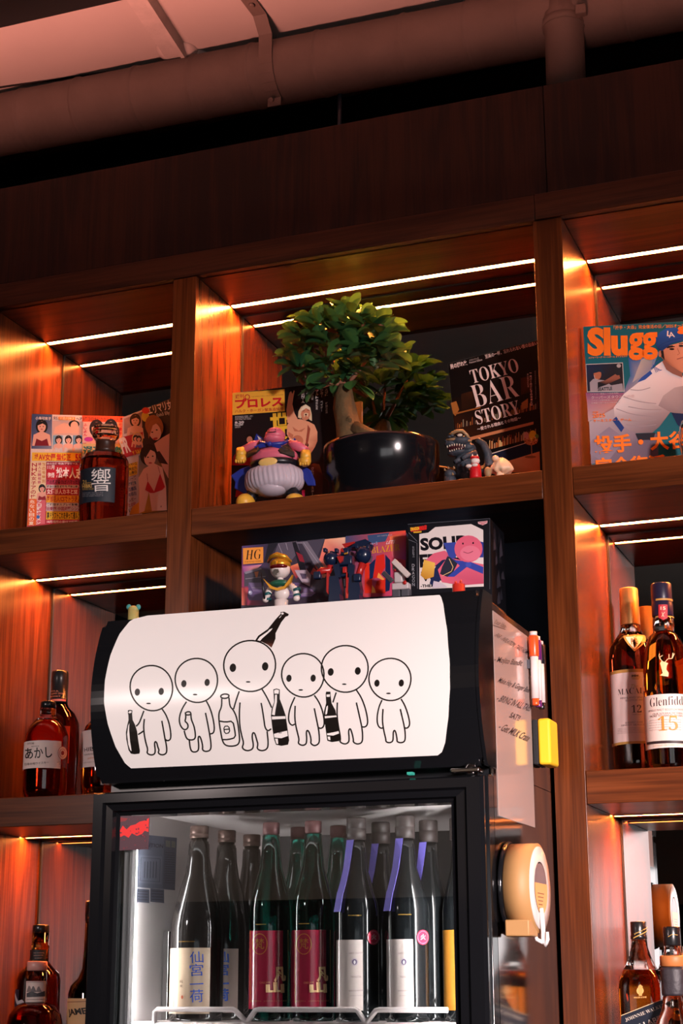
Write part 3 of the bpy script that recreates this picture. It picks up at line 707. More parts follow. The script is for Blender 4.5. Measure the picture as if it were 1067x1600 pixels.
def cover_b(ink, S):
    bg(ink, S, '241A22'); P, Q = zs(30, 630, 4.268)
    ink.poly(Q((690, 95), (820, 45), (820, 800), (690, 800)), 'CFC6CC')
    ink.poly(Q((700, 105), (822, 55), (818, 180), (700, 205)), ['B88F86', '6F5A62', 'D9B4A8', '8E767A']); person_bust(ink, *P(775, 110), 7, 'E2B39F', '2B1A15', 'C8A08E')
    ink.poly(Q((694, 225), (826, 192), (824, 330), (694, 368)), 'B21F30'); ink.text('FR', P(694, 335), P(748, 318), 24, 'EDE5E2', .04); ink.ell(*P(790, 238), 8.8, 10.5, 'E0B84C'); ink.ell(*P(790, 238), 7.9, 9.5, 'C8A39A')
    person_bust(ink, *P(778, 232), 3.4, 'E8B7A2', '1C1110', 'C84A5A'); person_bust(ink, *P(800, 236), 3.4, 'E8B7A2', '1C1110', '805A7A')
    ink.text('Y 5&6', P(762, 350), P(822, 330), 7, 'E8C430', .02)
    ink.poly(Q((735, 405), (792, 390), (790, 475), (735, 490)), 'F0C430')
    for k, s in enumerate(('イヤース', '男女力', '公表日')): ink.text(s, P(738, 425+k*28), P(788, 412+k*28), 5, '2A2326', .02)
    for k, (s, c) in enumerate((('リーズ', '6B5A66'), ('医学教育', '4A6A90'), ('正義国', '2F4B86'), ('の目白', '2F4B86'), ('ムゼー', '7A6A72'), ('との味', 'B0303A'), ('5.プチ', '3B5A40'))): ink.text(s, P(736, 520+k*35), P(786, 508+k*35), 6, c, .025)
    ink.poly(Q((800, 350), (1010, 300), (1010, 720), (735, 745), (800, 700)), ['5B7C94', '2A2430', '3A2C38', 'D88E1C', 'E0A030'])
    ink.poly(Q((740, 740), (760, 690), (830, 640), (840, 730)), 'E09A22')
    ink.text('エリマリ女', P(868, 82), P(1030, 38), 15, 'ECE6E4', .02); ink.text('Enhō Elly', P(926, 100), P(1010, 80), 7, 'E4DEDC'); ink.ell(*P(845, 90), 6, 8, 'D8C040'); ink.ell(*P(848, 50), 6, 5, 'D02A2A')
    # two women
    sk = 'EDBFB0'
    ink.poly(Q((905, 270), (960, 230), (1030, 190), (1030, 560), (960, 430)), 'DDA897'); ink.poly(Q((905, 330), (940, 320), (985, 390), (998, 410), (940, 400)), '32141A')
    ink.ell(*P(905, 155), 14, 18, '9A5A34', rot=-.3); ink.ell(*P(908, 190), 9.5, 14, 'E9B5A2', rot=-.3); ink.poly(Q((860, 170), (880, 120), (930, 105), (960, 160), (930, 130), (895, 150), (868, 240)), 'A5623A')
    ink.ell(*P(912, 238), 4, 1.8, 'B83A3A', rot=-.3); ink.ell(*P(892, 195), 1.6, 1, '2A1512'); ink.ell(*P(922, 180), 1.6, 1, '2A1512')
    ink.ell(*P(868, 345), 13.5, 17, '120C10', rot=.1); ink.poly(Q((835, 440), (900, 400), (960, 430), (985, 560), (990, 715), (890, 720), (870, 590), (840, 720), (805, 735), (805, 590), (800, 500)), sk)
    ink.ell(*P(878, 365), 9.2, 13, sk, rot=.15); ink.poly(Q((832, 330), (850, 285), (900, 285), (918, 330), (880, 312), (845, 370)), '150E12')
    ink.ell(*P(880, 400), 2.6, 1.1, 'B8323A'); ink.ell(*P(864, 362), 1.5, 1, '1A0E0E'); ink.ell(*P(896, 355), 1.5, 1, '1A0E0E')
    ink.poly(Q((845, 580), (862, 520), (905, 590), (945, 470), (978, 560), (960, 580), (905, 600), (880, 600)), 'C01C2C'); ink.line(Q((862, 520), (858, 470)), .7, 'A01828'); ink.line(Q((945, 470), (930, 420)), .7, 'A01828'); ink.ell(*P(952, 690), 1, 1.4, 'B07A6C')
S_b = sheet((196.5, 651), (273, 620), (191, 803), .188, y_tr=.13)
magazine(S_b, 'tabloid magazine with two swimsuit models right of the squat decanter', cover_b)

# -- wrestling weekly
def cover_c(ink, S):
    bg(ink, S, '1C1618'); P, Q = zs(355, 600, 6.276)
    ink.poly(Q((52, 88), (563, 50), (565, 268), (50, 305)), 'F2B440')
    ink.text('週刊', P(80, 145), P(165, 138), 6.2, 'C22030', .02); ink.ell(*P(197, 128), 4.2, 4.2, 'C22030'); ink.ell(*P(197, 128), 2.9, 2.9, 'F2B440')
    ink.text('プロレス', P(80, 243), P(552, 218), 15.5, 'CE1F2B', .045); ink.text('ハルク・ホーガン緊急追悼号', P(78, 285), P(552, 258), 5, 'B81E2A', .012)
    ink.text('THE WEEKLY PRO WRESTLING MAGAZINE', P(235, 132), P(552, 110), 1.6, 'B06A30')
    for k, s in enumerate(('高知闘龍激大激震 一夜に', '緊急追悼特集 巻頭カラー', '世界の英雄に別れ 写真集')): ink.text(s, P(78, 328+k*15), P(255-10*k, 318+k*15), 1.9, 'CFC9C6')
    ink.text('8.20', P(76, 390), P(165, 384), 3.4, 'E5DFDC', .03); ink.text('No.2367', P(76, 412), P(160, 406), 2.8, 'E5DFDC', .03); ink.text('2025', P(76, 432), P(130, 428), 2, 'D5CFCC')
    ink.text('世', P(428, 450), P(612, 440), 26, 'EDBE3A', .06); ink.text('界', P(428, 590), P(600, 578), 23, 'EDBE3A', .06)
    # wrestler with a raised arm (printed photograph)
    sk, sh_, dk = 'E8A480', 'C87A5C', '9A4A3A'
    ink.poly(Q((600, 130), (612, 85), (628, 70), (640, 100), (655, 62), (662, 70), (650, 130), (640, 200), (662, 290), (690, 340), (690, 420), (590, 380), (582, 250)), sk)
    ink.poly(Q((590, 400), (640, 345), (720, 345), (800, 370), (855, 400), (885, 470), (885, 560), (860, 620), (815, 690), (780, 650), (800, 600), (780, 540), (760, 620), (690, 615), (620, 560), (585, 490)), [sk]*6+[sh_]*4+[sk]*6)
    ink.poly(Q((790, 400), (815, 440), (800, 540), (780, 640), (772, 560), (785, 470)), dk); ink.poly(Q((640, 420), (700, 460), (770, 430), (730, 470), (660, 465)), sh_); ink.poly(Q((600, 470), (650, 500), (640, 540), (600, 510)), sh_); ink.ell(*P(690, 560), 9, 9, sh_)
    ink.poly(Q((695, 330), (700, 270), (725, 225), (770, 200), (815, 230), (830, 300), (832, 365), (805, 350), (800, 300), (740, 290), (725, 340)), 'E6CDA8'); ink.poly(Q((722, 300), (735, 250), (775, 228), (812, 250), (818, 300), (800, 345), (765, 360), (735, 345)), 'D68A6A')
    ink.poly(Q((722, 265), (740, 225), (775, 208), (815, 240), (812, 258), (775, 238), (738, 262)), 'F0E0C4'); ink.line(Q((742, 268), (762, 262)), 1, '6A3A24'); ink.line(Q((785, 258), (806, 260)), 1, '6A3A24'); ink.poly(Q((752, 292), (770, 284), (796, 290), (792, 330), (782, 312), (764, 314), (754, 334)), 'EAD2AC'); ink.ell(*P(773, 302), 1.6, 1.5, '5A201C')
    ink.poly(Q((690, 600), (780, 620), (770, 680), (690, 670)), '2A1A18')
    for k, s in enumerate(('KENTA', '武藤敬司', '藤波辰爾', 'クルト', 'ジミー', 'スコット')): ink.vtext(s, P(744+k*46, 62-k*3), P(744+k*46, 190-k*14), 4.6, 'D8D0CC', .02)
    for k, s in enumerate(('棚橋弘至', 'ベイダー', '蝶野正洋')): ink.vtext(s, P(880+k*48, 150+k*14), P(880+k*48, 255+k*20), 3.6, 'C8C0BC', .01)
    # second man and red jackets, lower left; photo strip lower right
    ink.ell(*P(228, 535), 6, 7, '17100E'); ink.ell(*P(222, 550), 4.6, 5.6, 'B87860'); ink.poly(Q((45, 800), (60, 720), (120, 630), (190, 590), (270, 620), (280, 800)), 'A81E22')
    ink.poly(Q((80, 1110), (90, 1040), (210, 1060), (215, 1110)), 'A0222A'); ink.poly(Q((735, 1105), (735, 1045), (765, 1040), (762, 1105)), 'B01F4A')
    ink.poly(Q((800, 800), (850, 780), (905, 790), (940, 900), (935, 1085), (850, 1095)), ['5A2A20', '8A5038', 'A06A40', '3A2420', '4A2A22', '2A1A1A'])
    ink.vtext('さらばスーパースター', P(838, 815), P(838, 1095), 4.4, 'D8D2CE', .02); ink.line(Q((40, 1180), (40, 900)), .6, 'D0C8C4')
S_c = sheet((363.5, 614), (532, 601), (361, 790), .135, y_tr=.15)
magazine(S_c, 'black wrestling magazine with a yellow title block behind the plump pink figurine', cover_c)

# -- tokyo bar guide, tilted
S_t = None
def cover_d(ink, S):
    bg(ink, S, '0D0A0A'); P, Q = zs(690, 530, 6.884); a = -.255
    def T(s, x0, y0, x1, h, c, b=0.0, sl=a): ink.text(s, P(x0, y0), P(x1, y0+sl*(x1-x0)), h, c, b)
    # dim bar interior: shelves, bottles, counter
    ink.poly(Q((110, 640), (1040, 400), (1060, 1180), (150, 1010)), ['190C08', '100A09', '220F08', '361809'])
    ink.poly(Q((210, 590), (380, 545), (385, 725), (215, 770)), ['301709', '48230E', '1E0F08', '28140A']); ink.poly(Q((850, 420), (955, 395), (960, 570), (855, 600)), ['3A1B0B', '52290F', '2A1408', '3C1E0C'])
    for k in range(46):
        x = 150+k*19.5; base = 965-(x-150)*.24; hgt = rnd.uniform(35, 85)
        ink.poly(Q((x, base), (x, base-hgt), (x+9, base-hgt-3), (x+9, base-3)), rnd.choice(['8A4A22', 'B8743A', '4A2214', '9A8A70', '6A2A1A', 'C89050', '3A2A2A', 'A0522A']))
    ink.poly(Q((100, 690), (160, 670), (190, 760), (150, 830), (125, 800)), 'A8662E'); ink.poly(Q((140, 800), (420, 730), (420, 745), (140, 818)), '9A5A2A'); ink.poly(Q((860, 690), (930, 640), (930, 740), (865, 765)), 'A06A38')
    ink.poly(Q((300, 1060), (990, 890), (990, 920), (300, 1095)), 'C07A50')
    for k in range(60):
        x = 480+k*9; base = 1200-(x-480)*.255; hgt = rnd.uniform(40, 105)
        ink.poly(Q((x, base), (x, base-hgt), (x+6, base-hgt-2), (x+6, base-2)), rnd.choice(['C87840', 'E0A060', '7A3A1C', 'D8B890', '5A2A18', 'B06030', 'E8C080', 'A03A20']))
    ink.poly(Q((520, 1240), (930, 1115), (930, 1122), (520, 1250)), 'E0C8B8')
    ink.poly(Q((520, 1252), (935, 1125), (1058, 1180), (1058, 1215), (740, 1310), (500, 1330)), '141A2E'); ink.poly(Q((150, 1420), (740, 1312), (1058, 1215), (1066, 1440), (150, 1440)), ['8A4A2A', 'D89A6A', 'C88A5C', 'B87848', '7A4024'])
    ink.ell(*P(965, 1090), 11, 8.5, 'C87848'); ink.ell(*P(985, 1045), 6, 8, 'E8C030'); ink.ell(*P(915, 1045), 4, 6, 'D89080'); ink.ell(*P(1028, 1055), 3, 4, '6A9A40'); ink.line(Q((970, 1140), (975, 1270)), 1.4, 'B07A50'); ink.ell(*P(960, 1275), 9, 2, '8A5A3A')
    for k in range(30): ink.ell(*P(rnd.uniform(900, 1035), rnd.uniform(1060, 1140)), .9, .9, rnd.choice(['E8B070', 'A03A20', 'F0D8B0', '6A2A18']))
    c = 'F0D2C8'
    T('男の隠れ家', 105, 335, 292, 8, c, .04); T('ベストシリーズ', 306, 250, 408, 3, c); T('Premium Edition', 308, 275, 445, 3, c); T('至高の一杯、忘れられない夜の出会い', 480, 222, 1040, 6.4, c, .012, -.27)
    T(serif('TOKYO'), 338, 490, 846, 21.5, c, -.004, -.262); T(serif('BAR'), 370, 752, 850, 36, c, -.012, -.27); T(serif('STORY'), 392, 930, 860, 21.5, c, -.004, -.26); T('〜愛される理由とその物語〜', 395, 1000, 862, 5.6, c, .015, -.27)
    ink.vtext('一流バーの酒とその流儀とは', P(962, 370), P(975, 730), 3.4, c, .02); ink.vtext('憩いのひととき', P(932, 380), P(938, 530), 2.2, c); ink.vtext('東京の名店をめぐる夜の旅ガイド', P(1012, 350), P(1020, 660), 1.9, 'A89088')
tl = at(700, 568, .142); tr = at(845, 530.5, .147); bl = at(717.5, 756, .125); bl = tl+(bl-tl)*((S1T+.012-tl.z)/(bl.z-tl.z))
br = bl+(tr-tl); S_t = Plane(bl, br, tl)
corner = S_t.m(0, 0); S_t.o.z += 0
magazine(S_t, 'dark magazine titled TOKYO BAR STORY leaning tilted behind the dinosaur toy', cover_d, thick=.005)

# -- baseball monthly
def cover_e(ink, S):
    bg(ink, S, '11616E'); P, Q = zs(900, 490, 6.389)
    ink.poly(Q((520, 440), (830, 380), (700, 700), (430, 900), (540, 620)), ['2A5A9A', '4A7AAE', 'B8A8A0', '9A7A80', '3A6AA0']); ink.poly(Q((650, 460), (780, 400), (740, 560), (560, 690)), ['C0B0A4', 'A8A09A', '8A8A9A', 'B0A8A8'])
    ink.poly(Q((95, 790), (480, 790), (400, 900), (380, 960), (120, 1080), (110, 900)), ['8A4A70', '96567A', 'C08078', '7A4A50', 'B8989A', 'A87888'])
    # player: trousers, torso, belt, sleeve
    ink.poly(Q((130, 1080), (390, 940), (600, 1200), (820, 1200), (820, 1450), (150, 1500)), ['B0A2A8', 'B8A8AA', '8A7A86', '6A5C6C', '5A4E60', '7E6E7E'])
    ink.poly(Q((140, 1400), (150, 1270), (330, 1130), (480, 1240), (430, 1330), (300, 1500)), '8A7C8C')
    ink.poly(Q((375, 940), (480, 800), (620, 690), (800, 520), (870, 470), (1000, 560), (1080, 640), (1080, 1000), (940, 985), (830, 1130), (760, 1190), (600, 1195), (470, 1130), (385, 1030)), ['DCD0D0', 'E4D8D6', 'E8DCDA', 'ECE0E0', 'E2D6D8', 'E6D8DA', 'DCCCCC', 'A08C8E', '9A8688', '7E6C70', '75646A', '8A787C', 'A4949A', 'B8AAAC'])
    ink.poly(Q((820, 920), (870, 820), (980, 740), (1080, 720), (1080, 1010), (940, 985)), ['9A888A', 'B0A0A0', 'B4A4A4', 'A89898', '8A787A', '8C7A7C']); ink.poly(Q((950, 990), (1080, 1000), (1080, 1170), (1010, 1110)), '0F2048')
    for (a, b, c_) in (((470, 830), (620, 880), (800, 900)), ((400, 950), (560, 1010), (780, 1030)), ((470, 1060), (640, 1080), (800, 1060)), ((540, 760), (640, 770), (740, 740)), ((500, 1110), (660, 1130), (800, 1110)), ((520, 930), (680, 960), (850, 960))): ink.line(Q(a, b, c_), 1.1, '9A8A8E', smooth=2)
    ink.poly(Q((360, 1065), (400, 1030), (480, 1140), (450, 1185)), '1C3A7C'); ink.poly(Q((590, 1200), (790, 1190), (770, 1260), (620, 1265)), '1E1C28')
    ink.poly(Q((610, 690), (650, 640), (740, 570), (760, 600), (690, 660)), '2A50A0')
    for k in range(5): ink.line(Q((765+k*18, 530+k*14-20), (800+k*14, 590-k*6)), .9, '2A50A0')
    ink.line(Q((745, 555), (800, 490), (830, 470)), 1.3, '2A50A0')
    ink.poly(Q((860, 480), (900, 560), (960, 600), (1060, 640), (1060, 560), (900, 440)), '8A5E50')
    # head and cap
    ink.poly(Q((820, 390), (860, 340), (1080, 280), (1080, 600), (1030, 575), (960, 530), (890, 480), (840, 430)), ['A86A50', 'C08468', 'D49A7C', 'C88A6C', 'B87A60', 'B07058', '9A6048', '8A543E'])
    ink.poly(Q((845, 375), (870, 370), (885, 470), (850, 430)), '1A1414'); ink.ell(*P(836, 410), 2.2, 4, 'B87860'); ink.poly(Q((900, 330), (960, 320), (985, 335), (905, 350)), '2A1A16'); ink.ell(*P(955, 357), 4, 1.6, '1C1010'); ink.ell(*P(1048, 325), 4, 1.6, '1C1010'); ink.line(Q((930, 338), (985, 330)), 1.1, '2A1814'); ink.line(Q((1025, 305), (1075, 300)), 1.1, '2A1814')
    ink.line(Q((1010, 350), (1032, 400), (1010, 415)), .9, '9A6048'); ink.line(Q((1005, 458), (1065, 440)), 1.3, '8A4A42')
    ink.poly(Q((800, 330), (795, 260), (830, 190), (900, 150), (980, 140), (1080, 175), (1080, 270), (960, 300), (860, 375), (830, 370)), ['16407E', '1B4A90', '1F55A4', '2560B4', '2560B4', '1E52A0', '1A4690', '163C80', '12346E', '123468'])
    ink.text('L', P(905, 225), P(942, 230), 8, 'EADFD8', .03, shear=-.1); ink.text('A', P(925, 245), P(985, 235), 8.4, 'EADFD8', .01); ink.line(Q((815, 345), (860, 300), (960, 268), (1080, 238)), .5, '0F2E66', smooth=2)
    # lettering
    o = 'F57A1E'
    ink.text('「投手・大谷」完全復活の日／2025オールスター', P(375, 163), P(1200, 138), 6, 'F08A3A', .015)
    ink.text('Slu', P(112, 428), P(515, 424), 45, o, .055); ink.text('gg', P(524, 472), P(818, 463), 43, o, .035)
    ink.text('メジャーリーグ ベースボール ダイジェスト', P(122, 455), P(512, 438), 3.2, 'F08A3A', .02)
    ink.text('g', P(1010, 210), P(1100, 205), 12, o, .06)
    # inset of a batter
    ink.poly(Q((95, 508), (465, 492), (482, 782), (108, 786)), 'CFC4C0'); ink.poly(Q((100, 514), (460, 499), (475, 776), (112, 780)), ['1A2848', '201C20', '2A2024', '1C1C2A'])
    ink.poly(Q((140, 780), (135, 690), (170, 655), (280, 670), (350, 720), (460, 700), (472, 776)), '9A9298'); ink.ell(*P(212, 610), 6, 8.6, 'A8664A'); ink.poly(Q((172, 600), (180, 555), (215, 540), (262, 560), (285, 600), (230, 585)), '16263C'); ink.line(Q((180, 620), (185, 655), (215, 660)), .8, 'C8BCB8'); ink.poly(Q((215, 690), (290, 670), (420, 590), (440, 650), (300, 715), (215, 745)), ['14141C', '8A5240', '9A5E48', '8A5240', '14141C', '14141C']); ink.ell(*P(415, 570), 5.5, 8, '1E2026'); ink.ell(*P(425, 525), 3.4, 3, 'A8A0A0')
    ink.text('SEATTLE', P(215, 775), P(360, 765), 5, '1E2028', .03)
    ink.text('［イチロー殿堂入り記念特集］', P(145, 818), P(425, 806), 2.8, 'C8B0B0'); ink.text('クーパーズタウンへの扉', P(150, 860), P(582, 842), 5, 'D8C4C4'); ink.text('イチローの野球殿堂入りが決定', P(150, 882), P(440, 872), 2.4, 'C8B4B4'); ink.text('名場面で振り返る19年の軌跡', P(150, 906), P(435, 898), 2.4, 'C8B4B4')
    ink.text('2025', P(165, 1045), P(290, 1036), 6, o, .01); ink.text('オールスター・ゲーム', P(168, 1088), P(552, 1076), 4.6, o, .015); ink.text('速報!', P(165, 1000), P(225, 996), 3, o)
    ink.text('投手・大谷', P(186, 1410), P(1120, 1350), 29, o, .035); ink.text('完全復活', P(190, 1620), P(900, 1580), 29, o, .035)
S_e = sheet((911, 510.5), (1130, 499), (924.5, 722), .122, y_tr=.2, dy=-.012)
magazine(S_e, 'teal baseball magazine with orange lettering in the upper right compartment', cover_e)

# ------------------------------------------------------------------ boxes on top of the fridge
ZP = HZ1-.012
def carton(name, label, tl, tr, depth, paint, side=None, thick_mat=None):
    bl = Vector((tl.x, tl.y, ZP+.0005)); br = Vector((tr.x, tr.y, ZP+.0005))
    S = Plane(bl, br, tl); t = thing(name, label, 'box', (bl+br)/2+Vector((0, depth/2, 0)))
    n = S.n; mb = MB(); c = [S.m(u, v, h) for h in (0, -depth) for u, v in ((0, 0), (S.w, 0), (S.w, S.h), (0, S.h))]
    V = [mb.bm.verts.new(p) for p in c]
    for f in ((0, 1, 2, 3), (7, 6, 5, 4), (0, 4, 5, 1), (1, 5, 6, 2), (2, 6, 7, 3), (3, 7, 4, 0)): mb.bm.faces.new([V[i] for i in f])
    mb.build('carton', thick_mat, t)
    ink = Ink(S); paint(ink, S); ink.build('front_print', t, ink_gloss)
    if side:
        S2 = Plane(S.m(S.w, 0, 0), S.m(S.w, 0, -depth), S.m(S.w, S.h, 0)); ink = Ink(S2); side(ink, S2); ink.build('side_print', t, ink_gloss)
    return t
def kit(ink, S):
    bg(ink, S, '3A3444'); P, Q = zs(370, 820, 5.081); P2, Q2 = zs(570, 800, 4.639)
    ink.poly(Q((40, 170), (250, 150), (250, 640), (40, 640)), ['5A4478', '3A3448', '4A3A58', 'B83A58'])
    ink.poly(Q((700, 115), (900, 95), (830, 230), (700, 420), (560, 420), (660, 260)), ['F0A080', 'F8D0B0', 'C05060', 'E88A70', '8A3A58', 'E8786A'])
    ink.poly(Q((45, 330), (200, 315), (160, 350), (60, 400)), ['A858A0', 'D888A8', 'E8A090', '7A4A8A'])
    ink.poly(Q((420, 330), (500, 300), (560, 360), (470, 430)), ['E87050', 'F0A070', 'A04050', '7A2A40'])
    for pts, c in ((((250, 150), (330, 140), (240, 300), (215, 300)), '23222C'), (((330, 145), (480, 130), (500, 200), (400, 330), (300, 230)), '5C5666'), (((440, 140), (470, 135), (560, 380), (500, 360)), '1E1D26'), (((470, 140), (560, 130), (690, 330), (680, 380), (600, 300)), '76707E'), (((480, 150), (520, 150), (650, 380), (600, 330)), '3E3A48'), (((560, 125), (700, 110), (640, 250)), '4A4656'), (((60, 380), (210, 350), (240, 400), (210, 480), (60, 490)), '4E4A58'), (((60, 375), (190, 340), (200, 352), (70, 392)), '8A8494'), (((95, 460), (490, 460), (640, 530), (590, 570), (220, 600), (100, 600), (80, 560)), '5E4E78'), (((95, 460), (300, 458), (330, 520), (130, 530)), '7A6A92'), (((420, 470), (520, 490), (640, 530), (590, 570), (440, 560)), '8A78A0'), (((560, 380), (700, 440), (720, 540), (620, 540), (560, 470)), '4A4456'), (((460, 360), (560, 360), (590, 400), (580, 490), (520, 460), (480, 400)), 'B8A8B8'), (((500, 385), (550, 390), (555, 430), (520, 430)), '5A5068'), (((470, 215), (520, 240), (540, 300), (500, 290)), '8A2434'), (((140, 375), (175, 370), (165, 415), (152, 418)), 'C87850')):
        ink.poly(Q(*pts), c)
    for a, b in (((330, 150), (400, 320)), ((390, 145), (405, 200)), ((530, 140), (680, 350)), ((70, 430), (230, 410)), ((120, 500), (480, 500)), ((260, 560), (600, 545))): ink.line(Q(a, b), .7, 'A8A0AE')
    ink.ell(*P(108, 540), 3.2, 3.4, '9AA0C0'); ink.ell(*P(104, 536), 1.4, 1.6, 'E8E8F8')
    ink.poly(Q((40, 500), (95, 500), (80, 640), (40, 640)), ['D85A50', 'B03A58', '7A2A58', 'E87A60'])
    # right end: fiery sky and title
    ink.poly([(540, 838), (634, 829), (634, 930), (540, 935)], ['3A4A70', 'E85038', 'D04070', 'C84838']); ink.poly(Q2((180, 180), (300, 150), (300, 350), (200, 330)), ['F07A48', 'C83A3A', 'A04098', 'E86A80']); ink.poly(Q2((20, 170), (180, 150), (150, 215), (30, 230)), '3A5078')
    # red and navy machine
    for pts, c in ((((85, 320), (140, 305), (150, 400), (100, 480), (60, 480)), 'D02A20'), (((0, 370), (60, 370), (50, 590), (0, 590)), 'D8301F'), (((150, 310), (185, 350), (188, 480), (180, 570), (150, 580)), '16264E'), (((90, 500), (150, 480), (150, 590), (60, 590)), 'D8301F'), (((35, 380), (80, 340), (60, 480), (35, 490)), '182850'), (((100, 440), (145, 490), (130, 495), (90, 475)), 'F0A050'), (((55, 530), (75, 560), (80, 588), (50, 588)), 'F0A050'), (((0, 330), (60, 320), (50, 365), (0, 372)), '55505C')): ink.poly(Q2(*pts), c)
    ink.text('LETS', P2(155, 235), P2(215, 228), 5, 'E8D8D8', .01, shear=.2); ink.text(serif('BLAZER'), P2(52, 302), P2(258, 278), 10, 'D89A30', -.006); ink.text('Gフォース', P2(25, 248), P2(95, 240), 5, '8AB0D8', .02)
    ink.text('スケールモデル 組立式', P2(92, 182), P2(200, 172), 2.2, 'C8C0C8')
    ink.poly(Q((50, 187), (212, 178), (212, 303), (52, 315)), 'F09A40'); ink.text(serif('HG', 0x1D468-0), P(72, 280), P(196, 272), 15, '1C1210', -.012); ink.text('1/144 SCALE MODEL', P(66, 302), P(198, 294), 2, '3A2018')
t0 = at(378, 853, -.075); t1 = atZ(634, 832, t0.z)
carton('model_kit_box', 'wide model kit box with purple machine art and an orange HG badge', t0, t1, .075, kit, thick_mat=mat('box_blue_edge', (.03, .04, .09), .4))
def figbox(ink, S):
    bg(ink, S, '14151B'); P, Q = zs(570, 800, 4.639)
    ink.line(Q((312, 90), (905, 48), (905, 560)), .7, '555860'); ink.line(Q((316, 200), (378, 225), (382, 555)), .8, '6A6C74'); ink.line(Q((318, 150), (380, 215)), .8, '6A6C74')
    ink.poly(Q((395, 160), (460, 150), (510, 110), (770, 88), (858, 130), (862, 540), (395, 560)), 'DCD2D0')
    k = '15131A'
    ink.text('SOLID', P(405, 283), P(760, 258), 20, k, .05); ink.text('EDGE', P(400, 405), P(700, 390), 21, k, .05); ink.text('WORKS', P(408, 503), P(760, 490), 15, k, .05); ink.text('-THE出陣-', P(405, 550), P(560, 545), 6, k, .04)
    ink.poly(Q((330, 115), (450, 98), (446, 128), (335, 145)), 'B8262A'); ink.text('DRAGON', P(332, 138), P(400, 130), 5.4, 'F0C030', .05); ink.text('BALL Z', P(398, 134), P(450, 124), 6.4, 'D8281E', .06); ink.poly(Q((352, 143), (412, 138), (410, 150), (354, 154)), 'D8A830')
    ink.poly(Q((820, 72), (890, 64), (888, 82), (855, 97), (822, 86)), 'D8B0B4'); ink.line(Q((826, 78), (886, 72)), 1, 'A02A3A'); ink.line(Q((840, 88), (870, 86)), 1, 'A02A3A')
    ink.vtext('BANPRESTO', P(352, 250), P(354, 330), 3, '8A8C94'); ink.vtext('DRAGON', P(351, 375), P(353, 540), 4, 'A0A2AA')
    # a generic rounded pink doll printed on the panel
    pk, pd = 'D8627C', 'B84A68'
    ink.poly(Q((500, 420), (560, 330), (590, 350), (560, 470), (520, 545), (470, 520)), '1E2850')
    ink.poly(Q((440, 350), (500, 300), (580, 280), (640, 330), (560, 350), (500, 400), (460, 430)), pk); ink.poly(Q((430, 345), (510, 370), (500, 470), (440, 490), (405, 460), (420, 400)), ['E0B04C', 'E8BC58', 'C8923C', 'B8842E', 'C0882E', 'D8A848'])
    ink.poly(Q((570, 225), (660, 220), (660, 330), (620, 350)), '3A48A0'); ink.poly(Q((800, 205), (860, 220), (860, 330), (810, 330)), '2E3C90')
    ink.poly(Q((530, 420), (600, 330), (860, 380), (862, 520), (700, 532), (560, 510)), [pk, pk, pk, pd, pd, pk]); ink.poly(Q((560, 400), (600, 320), (680, 360), (640, 440), (600, 472), (545, 450)), '2A2C3C'); ink.line(Q((612, 340), (650, 420), (560, 465)), .9, 'E0C080', smooth=1)
    ink.poly(Q((585, 300), (650, 350), (760, 360), (860, 400), (858, 450), (740, 400), (650, 470), (600, 470), (690, 390)), '3444A0'); ink.ell(*P(752, 382), 4.6, 4, '4454B4')
    ink.ell(*P(752, 268), 22, 21, pk); ink.ell(*P(765, 300), 16, 12, 'E07890'); ink.ell(*P(712, 230), 1.2, 1.6, '241018'); ink.ell(*P(786, 226), 1.2, 1.6, '241018'); ink.line(Q((715, 290), (750, 303), (785, 285)), .9, '7A2A40', smooth=2)
    ink.poly(Q((500, 500), (560, 515), (600, 545), (490, 552)), 'C8BCC8')
    ink.poly(Q((650, 505), (668, 500), (672, 530), (650, 532)), 'D03028'); ink.poly(Q((686, 500), (702, 490), (712, 528), (684, 530)), 'D84030')
def figside(ink, S):
    ink.uv([(.0003, .0003), (S.w-.0003, .0003), (S.w-.0003, S.h-.0003), (.0003, S.h-.0003)], '101116')
    for k in range(14):
        u = rnd.uniform(.1, .7)*S.w; v = rnd.uniform(.05, .85)*S.h; a = rnd.uniform(.15, .3)*S.w; b = rnd.uniform(.08, .2)*S.h
        ink.uv([(u, v), (u+a, v+b*.3), (u+a*.6, v+b), (u+a*.1, v+b*.5)], rnd.choice(['26262E', '33313A', '1C1C22', '3E3A44']))
t0 = at(637.5, 821, -.11); t1 = atZ(765.5, 809.5, t0.z)
carton('figure_box', 'black figure box with a pink doll on a white panel, at the fridge corner', t0, t1, .1, figbox, figside, mat('box_black_card', (.012, .012, .016), .35))

